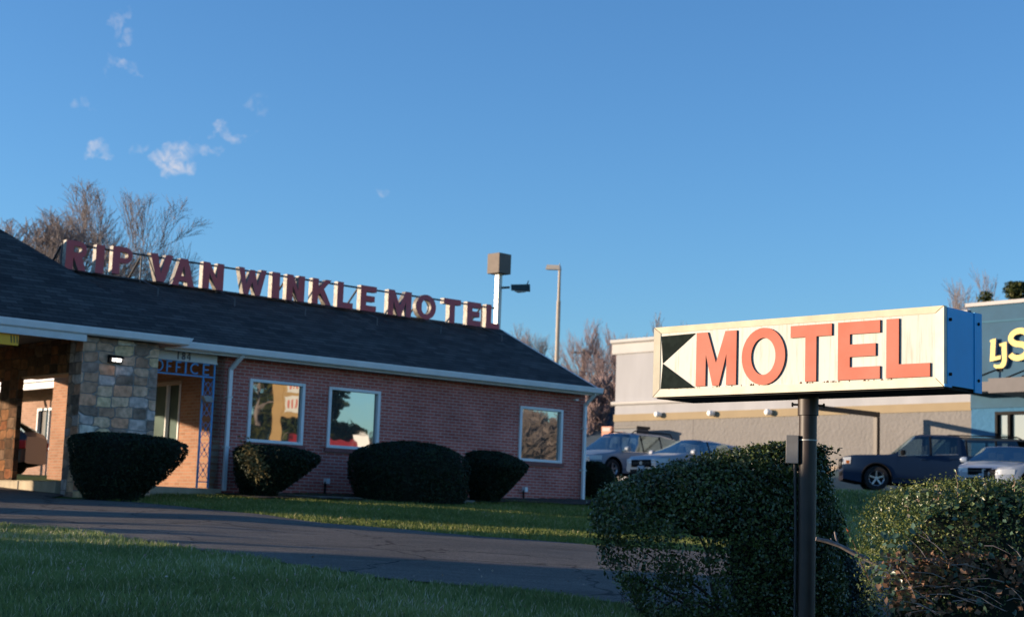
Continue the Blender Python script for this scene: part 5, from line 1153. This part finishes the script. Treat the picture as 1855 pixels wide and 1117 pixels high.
Pb = scat(420, 1640, 1860, 884, 935, -.36, .1); leaves('broad_leaves', Pb, np.tile([-.3, -.6, .6], (len(Pb), 1)), .036, m_broad, eH, rng.beta(2, 2, len(Pb)), elong=1.3, flop=.6, fold=True)['kind'] = 'stuff'
Pb = np.concatenate([scat(90, 1570, 1660, 960, 1110, -.42, -.2), scat(160, 1600, 1860, 930, 1110, -.40, -.2)]); leaves('lower_leaves', Pb, np.tile([-.2, -.8, .3], (len(Pb), 1)), .038, leaf_mat('lower_leaf', [(0, (.03, .07, .045)), (1, (.09, .15, .10))], .3, .15, .5), eH, rng.uniform(0, 1, len(Pb)), elong=1.4, flop=.7, fold=True)['kind'] = 'stuff'
Pb = np.concatenate([scat(330, 1600, 1860, 1000, 1060, -.42, -.22), scat(150, 1590, 1860, 1060, 1117, -.42, -.22)]); leaves('dead_leaves', Pb, np.tile([0, -.8, .3], (len(Pb), 1)), .045, m_brown, eH, rng.uniform(0, 1, len(Pb)), elong=1.1, flop=.7, fold=True)['kind'] = 'stuff'
b3 = MB()
for i_ in range(50):
    x, y = random.uniform(1620, 1870), random.uniform(985, 1110); a_ = lp_(x, y, HY+random.uniform(-.42, -.25), oH); s3 = random.choice((-1, 1)); L3 = random.uniform(.1, .35)
    d_ = Vector((s3*L3, random.gauss(0, .03), random.gauss(-.04*s3, .07))); b3.path([a_, a_+d_*.35+Vector((0, 0, .02)), a_+d_*.7+Vector((0, 0, .012)), a_+d_], [.0035, .003, .0022, .0012], 5)
b3.build('bare_twigs', M['bark_grey'], eH)['kind'] = 'stuff'
# shoots standing up from the top
for (x, y0, y1, dy) in ((1735,905,852,-.3),(1760,900,868,-.3),(1700,905,880,-.32),(1645,925,900,-.3),(1786,893,866,-.3),(1838,890,860,-.35),(1850,892,868,-.3),(1822,890,868,-.3)):
    b3 = MB(); a_ = lp_(x, y0, HY+dy, oH); z_ = lp_(x-3, y1, HY+dy, oH); b3.path([a_, a_.lerp(z_, .5)+Vector((.006, 0, 0)), z_], [.004, .003, .002], 5)
    sh = b3.build('shoot', mk('shoot_red', (.20, .10, .05), .6, .2, 20), eH); nL = 7
    Pb = np.array([tuple(a_.lerp(z_, t_)) for t_ in np.linspace(.25, 1, nL)]); leaves('shoot_leaf', Pb+rng.normal(0, .006, (nL, 3)), np.tile([-.5, -.5, .3], (nL, 1)), .020, m_broad, sh, rng.uniform(.4, 1, nL), elong=1.9, flop=.8, fold=True)
# sprig at the left of the hedge with a red bud
b3 = MB(); b3.path([lp_(1575, 1050, HY-.3, oH), lp_(1560, 1020, HY-.3, oH), lp_(1548, 985, HY-.3, oH), lp_(1537, 965, HY-.3, oH)], [.005, .004, .003, .002], 6)
sh = b3.build('side_sprig', mk('sprig_stem', (.09, .05, .03), .6, .2, 20), eH)
Pb = np.array([tuple(lp_(x, y, HY-.3, oH)) for x, y in ((1548,990),(1540,975),(1552,1005),(1565,1030),(1558,1015),(1568,1040))]); leaves('sprig_leaf', Pb, np.tile([-.4, -.6, .3], (len(Pb), 1)), .034, m_broad, sh, np.full(len(Pb), .1), elong=1.7, flop=.8, fold=True)['kind'] = 'stuff'
Pb = np.array([tuple(lp_(x, y, HY-.3, oH)) for x, y in ((1536,962),(1535,959),(1538,960))]); leaves('red_bud', Pb, np.tile([-.4, -.6, .3], (3, 1)), .026, mk('bud_red', (.35, .08, .03), .5, .2, 20), sh, np.zeros(3), fold=True)
# grey broken branch between the bushes
bb = empty('broken_branch', (oH[0]-1, HY+.9, oH[2]), 0, 'pale grey broken branch stretching from the pole to the hedge', 'branch')
def lb(px, py, dy=0): P = at_y(px, py, HY+.9+dy); return Vector((P.x-bb.location.x, P.y-bb.location.y, P.z-bb.location.z))
b3 = MB(); b3.path([lb(1478,975),(lb(1500,980)),lb(1522,988),lb(1545,1000),lb(1575,1014),lb(1610,1030)], [.016,.017,.016,.019,.02,.021], 9); st_ = b3.build('limb', M['bark_grey'], bb, smooth=60)
b3 = MB(); b3.path([lb(1517,984),lb(1514,972),lb(1512,962)], [.010,.009,.006], 7); b3.build('stub', M['bark_grey'], st_, smooth=60)
b3 = MB(); b3.path([lb(1507,981),lb(1505,974)], [.008,.005], 7); b3.build('stub', M['bark_grey'], st_, smooth=60)

# evergreens behind the restaurant
def evergreen(name, label, px, ytop, Y, w_, n, seed, mat=m_ever, group='evergreen trees beyond the buildings', base=.15, size=.14):
    P = gpos(px, Y) if abs(px) < 4000 else None
    h_ = zat(px, ytop, Y)-P.z; return evergreen_at(name, label, P, h_, w_, n, seed, mat, group, base, size)
def evergreen_at(name, label, P, h_, w_, n, seed, mat=m_ever, group=None, base=.15, size=.14):
    e = empty(name, P, 0, label, 'tree', group); g = np.random.default_rng(seed)
    b3 = MB(); b3.path([(0, 0, -.3), (.05, .03, h_*.4), (0, 0, h_*.93)], [h_*.02, h_*.014, h_*.004], 8)
    for k in range(14):
        z_ = h_*(base+.8*(k+.5)/14); t_ = k*2.4; rr_ = w_/2*(1-(z_/h_)**2.2)*.8; b3.path([(0, 0, z_), (rr_*math.cos(t_)*.6, rr_*math.sin(t_)*.6, z_+.12*h_*.3), (rr_*math.cos(t_), rr_*math.sin(t_), z_+.08*h_)], [h_*.006, h_*.004, h_*.002], 5)
    b3.build('trunk', M['bark'], e, smooth=60)
    nc = 60; cz = h_*(base+(1-base)*g.uniform(0, 1, nc)**.9); ct = g.uniform(0, 2*np.pi, nc); rmax = w_/2*np.sqrt(np.clip(1-((cz/h_-base)/(1-base))**2.2, .03, 1)); cr2 = rmax*g.uniform(.3, .95, nc)
    cc = np.stack([cr2*np.cos(ct), cr2*np.sin(ct), cz], 1); idx = g.integers(0, nc, n); dv = unit(g.normal(0, 1, (n, 3)))*(g.uniform(.5, 1, n)[:, None])*np.array([w_*.14, w_*.14, w_*.12])
    Pn = cc[idx]+dv; Pn[:, 2] = np.minimum(Pn[:, 2], h_)
    leaves('crown', Pn, dv, size, mat, e, np.clip(g.beta(2, 2, n)+.15*np.sin(idx), 0, 1), elong=1.6); return e
evergreen('evergreen_tree', 'olive green evergreen tree top above the teal restaurant wall, left one', 1792, 528, 96, 3.4, 5000, 3)
evergreen('evergreen_tree', 'olive green evergreen tree top above the teal restaurant wall, rightmost and taller', 1848, 512, 94, 3.6, 6000, 4)

# ------------------------------------------------------------------ grass
def blades(name, x0, x1, y0, y1, dens, hmin, hmax, wd, fn, mat, clump=True):
    n = int((x1-x0)*(y1-y0)*dens); X = rng.uniform(x0, x1, n); Y = rng.uniform(y0, y1, n)
    inside = np.abs(X/np.maximum(Y, 1)) < .36
    k = fn(X, Y) & inside; X, Y = X[k], Y[k]; n = len(X)
    cl = .5+.5*np.sin(X*2.9+1.3*np.sin(Y*2.1))*np.sin(Y*3.7+1.7*np.sin(X*1.9)); cl2 = .5+.5*np.sin(X*9+Y*4)*np.sin(Y*11-X*6)
    h_ = hmin+(hmax-hmin)*(.35*cl+.25*cl2+.4*rng.uniform(0, 1, n)); th = rng.uniform(0, 2*np.pi, n); lean = rng.uniform(.1, .9, n)*h_; la = rng.uniform(0, 2*np.pi, n)
    Z = hgt(X, Y)-.01; B = np.stack([X, Y, Z], 1); W_ = np.stack([np.cos(th), np.sin(th), 0*th], 1)*wd*rng.uniform(.6, 1.3, n)[:, None]/2
    Ln = np.stack([np.cos(la)*lean, np.sin(la)*lean, 0*la], 1); up = np.array([0, 0, 1.])
    m1 = B+Ln*.35+up*(h_*.6)[:, None]; tp = B+Ln+up*h_[:, None]
    V = np.stack([B-W_, B+W_, m1+W_*.7, m1-W_*.7, tp], 1).reshape(-1, 3); i = np.arange(n)[:, None]*5
    Fc = np.concatenate([i+[0, 1, 2], i+[0, 2, 3], i+[3, 2, 4]], 0)
    patch = .5+.5*np.sin(X*1.1+2*np.sin(Y*.7))*np.sin(Y*1.3+2*np.sin(X*.8)); tint = np.clip(.10+.45*patch*rng.uniform(.5, 1, n)+.22*rng.uniform(0, 1, n)+np.where(rng.uniform(0, 1, n) < .11, .55, 0), 0, 1)
    o = np_mesh(name, V, Fc, mat, tint=np.repeat(tint, 5)); o['kind'] = 'stuff'; return o
m_grass = leaf_mat('grass_blade', [(0, (.10, .135, .040)), (.35, (.20, .26, .080)), (.65, (.32, .37, .14)), (.85, (.50, .44, .28)), (1, (.64, .57, .43))], .55, .25, .25)
m_grass2 = leaf_mat('grass_blade_far', [(0, (.09, .125, .035)), (.5, (.20, .235, .055)), (.8, (.33, .32, .11)), (1, (.45, .40, .20))], .6, .25, .2)
blades('lawn_grass', -7.6, 7.5, 10.0, 23.5, 1250, .03, .115, .0105, lambda X, Y: (Y < near_edge(X)-.02+.07*np.sin(X*17)), m_grass)
blades('far_lawn_grass', -8.0, 9.5, 21, 36, 620, .03, .10, .016, lambda X, Y: (Y > far_edge(X)-.02) & (X > -7.3+(Y-26)*.1) & (Y < 32+(X+5.84)*.878+.3), m_grass2)
blades('bank_grass', 1.7, 14.5, 27, 43.2, 260, .05, .15, .022, lambda X, Y: (Y > 32+(X+5.84)*.878+.2) | ((X > 5.0) & (Y > 28)), m_grass)
# fallen leaves on the lawns
n = 90; X = rng.uniform(-6, 3, n); Y = rng.uniform(13.5, 18, n); Pn = np.stack([X, Y, hgt(X, Y)+.06], 1)
n2 = 40; X2 = rng.uniform(-3, 4, n2); Y2 = rng.uniform(25, 30, n2); Pn = np.concatenate([Pn, np.stack([X2, Y2, hgt(X2, Y2)+.05], 1)])
leaves('fallen_leaves', Pn, np.tile([0, -.3, 1.], (len(Pn), 1)), .032, leaf_mat('fallen_leaf', [(0, (.22, .13, .08)), (1, (.5, .40, .32))], .8, 0, .2), None, rng.uniform(0, 1, len(Pn)), elong=1.1, fold=True)['kind'] = 'stuff'
# dark strip for the shade under the bushes, low pale edging before them
edg = [(440,898),(520,901),(620,906),(740,909),(860,912)]
for k in range(len(edg)-1):
    a_ = ground_hit(*edg[k]); b_ = ground_hit(*edg[k+1]); d_ = (b_-a_); 
    e = empty('edging_stone', a_, math.atan2(d_.y, d_.x), ['low pale edging strip under the leftmost window bush', 'low pale edging strip between two clipped bushes', 'low pale edging strip before the widest bush', 'low pale edging strip at the right end of the bed'][k], 'edging', 'low edging along the flower bed')
    b3 = MB(); Ld = math.hypot(d_.x, d_.y)-.03; dz_ = b_.z-a_.z; b3.add([(0,-.05,-.1),(Ld,-.05,-.1+dz_),(Ld,.05,-.1+dz_),(0,.05,-.1),(0,-.05,.07),(Ld,-.05,.07+dz_),(Ld,.05,.07+dz_),(0,.05,.07)], [(0,3,2,1),(4,5,6,7),(0,1,5,4),(1,2,6,5),(2,3,7,6),(3,0,4,7)])
    b3.build('strip', mk('edging_concrete', (.20, .19, .17), .9, .3, 9), e, bevel=.01)

bx_ = np.linspace(-.2, 9.9, 60); bv_ = np.linspace(-1.75, .02, 10); VV = []
for a_ in bx_:
    for q_ in bv_:
        q2 = q_+(.12*math.sin(a_*2.1)+.07*math.sin(a_*5.3) if q_ < -1.7 else 0); P_ = MO+mU*float(a_)+mV*float(q2); VV.append((P_.x, P_.y, H(P_.x, P_.y)+.035+.03*random.random()))
i_ = np.arange(59*9); r_, c_ = i_//9, i_ % 9; a_ = r_*10+c_
np_mesh('under_bush_shade', np.array(VV), np.stack([a_, a_+10, a_+11, a_+1], 1), mk('shade_brown', (.045, .032, .022), .95, .5, 14, bump=.03, bscale=30))['kind'] = 'structure'  # dark sheet stands for the shade along the wall foot

# ------------------------------------------------------------------ outside the picture: blocks added to shade the lawn, things mirrored in the windows
nb = empty('added_shade_shop', (-27, -12, -1.6), 0, 'unseen long low brick shop added west of the lawn to shade it', 'shop')
b3 = MB(); b3.box(-9, 0, 24.6, 30.0, -.5, 5.4); b3.box(-8.9, -.1, 0, 24.6, -.5, 4.45); b3.build('wall', brick_mat('shop_brick', (.20, .09, .07), (.27, .13, .1), (.3, .26, .22), 'v'), nb)  # unseen block, heights set to shade the lawn but light the hedge top
b3 = MB(); b3.box(-9.2, .15, 24.5, 30.05, 5.4, 5.70); b3.box(-9.0, .05, -.15, 24.5, 4.45, 4.75); b3.build('parapet', M['trim'], nb)
lh = empty('added_shade_hedge', (-14.5, 17.6, H(-14.5, 20)), R(90), 'unseen low uneven hedge added west of the drive to streak the lawn with shade', 'hedge')
hx = rng.uniform(0, 4.6, 5000); hy = rng.normal(0, .28, 5000); hz_ = rng.uniform(0, 1, 5000)*(1.15+.22*np.sin(hx*5.1)+.12*np.sin(hx*13)); leaves('foliage', np.stack([hx, hy, hz_], 1), rng.normal(0, 1, (5000, 3)), .09, m_holly, lh, rng.beta(2, 2, 5000))  # hedge added out of view, its uneven top streaks the lawn with shade
for y_ in (3, 9, 15, 21):
    b3 = MB(); b3.box(.0, .05, y_, y_+3.2, .9, 2.9); f_ = b3.build('window', M['white'], nb); b3 = MB(); b3.box(.05, .06, y_+.1, y_+3.1, 1.0, 2.8); b3.build('pane', M['pane_dark'], f_)
# pylon sign, added red roofed stand and trees to the east, mirrored in the front windows
def refl_dir(px, py, k):
    """the point a window at this pixel mirrors, k metres away"""
    u_, v_, z_ = mloc(px, py, 1, .035); P = MO+mU*u_+mV*v_+Vector((0, 0, z_)); d = P.normalized(); n_ = -mV; r_ = d-2*d.dot(n_)*n_; return P+r_*k
P = refl_dir(489, 745, 20); gz = H(P.x, P.y)
ps = empty('pylon_sign', (P.x, P.y, gz), R(-15), 'yellow pylon sign with cream panels, mirrored in the leftmost front window', 'pylon sign')
top_ = refl_dir(520, 690, 20).z-gz+2.0; mid_ = refl_dir(520, 757, 20).z-gz
yel = mk('pylon_yellow', (.36, .22, .07), .6, .08, 3); 
b3 = MB(); b3.box(-.15, .15, .08, .38, -.5, top_); b3.build('column', yel, ps, bevel=.01)
b3 = MB(); b3.box(-.20, .20, .38, 1.75, mid_, top_); b3.build('frame', yel, ps, bevel=.01)
for k in range(4):
    z0 = mid_+.12+k*.72; b3 = MB(); b3.box(-.225, -.20, .44, 1.69, z0, z0+.60); pn = b3.build('panel', mk('panel_cream', (.55, .55, .52), .5, .05, 3), ps)
    b3 = MB()
    for q in range(7): b3.box(-.235, -.225, .52+q*.16, .52+q*.16+.07, z0+.14, z0+.46)
    b3.build('worn_red_marks', mk('worn_red', (.5, .12, .09), .6, .2, 8), pn)['kind'] = 'stuff'
for (px, Yk, wd_, hh_, sd_) in ((462, 48, 5, 11, 41), (478, 60, 6, 13, 42), (600, 62, 4.5, 8.5, 43), (560, 75, 6, 9.0, 44)):
    P = refl_dir(px, 790, Yk); evergreen_at('evergreen_tree', {462: 'nearer dark evergreen mirrored at the left of the leftmost window', 478: 'tall evergreen mirrored behind the pylon sign', 600: 'evergreen mirrored at the left of the second window', 560: 'broad evergreen mirrored between the two left windows'}[px],
        Vector((P.x, P.y, H(P.x, P.y))), hh_, wd_, 7000, sd_, size=.22, group='evergreens across the road')
P = refl_dir(642, 800, 40); gz = H(P.x, P.y)
rh = empty('added_red_stand', (P.x, P.y, gz), R(-12), 'added stand with red roof and pale front, giving the second window its red reflection', 'stand')
za = refl_dir(642, 800, 40).z-gz; b3 = MB(); b3.box(0, 4, -2.7, 2.3, -.5, za-.45); b3.build('wall', mk('stand_wall', (.42, .44, .38), .7, .2, .9), rh)  # stand made up in place of a red vehicle, for its mirrored red
b3 = MB(); prism = [(-.3, za-.52), (-.3, za-.40), (1.6, za+.25), (4.3, za-.4), (4.3, za-.52)]
vs = [(x_, -3.0, z_) for x_, z_ in prism]+[(x_, 2.6, z_-.25) for x_, z_ in prism]; b3.add(vs, [(0,1,2,3,4),(9,8,7,6,5)]+[(i_, (i_+1) % 5, 5+(i_+1) % 5, 5+i_) for i_ in range(5)]); b3.build('roof', M['red_paint'], rh)
b3 = MB(); b3.box(.2, .9, .0, .7, za-.4, za+.35); b3.build('vent_box', M['white'], rh)
for (px, k_, hh_, sd_) in ((660, 85, 13, 51), (690, 80, 12, 52), (625, 92, 12.5, 53), (955, 50, 12, 54), (975, 58, 13, 55), (1005, 52, 12, 56), (940, 66, 13, 57), (990, 75, 14, 58)):
    P = refl_dir(px, 790, k_); ee = bare_tree('bare_tree', 'bare tree %s mirrored in the front windows' % {660:'behind the red roofed stand', 690:'at the right of the stand', 625:'at the left of the stand', 955:'nearest on the left', 975:'with a forked trunk', 1005:'close to the road', 940:'on the far left', 990:'farthest away'}[px],
        900, 600, 60, 6, M['bark_red'] if sd_ % 2 else M['bark'], sd_, group='bare trees across the road', levels=5, twig=.03, fork=.35)
    ee.location = (P.x, P.y, H(P.x, P.y)); ee.scale = (hh_/12,)*3
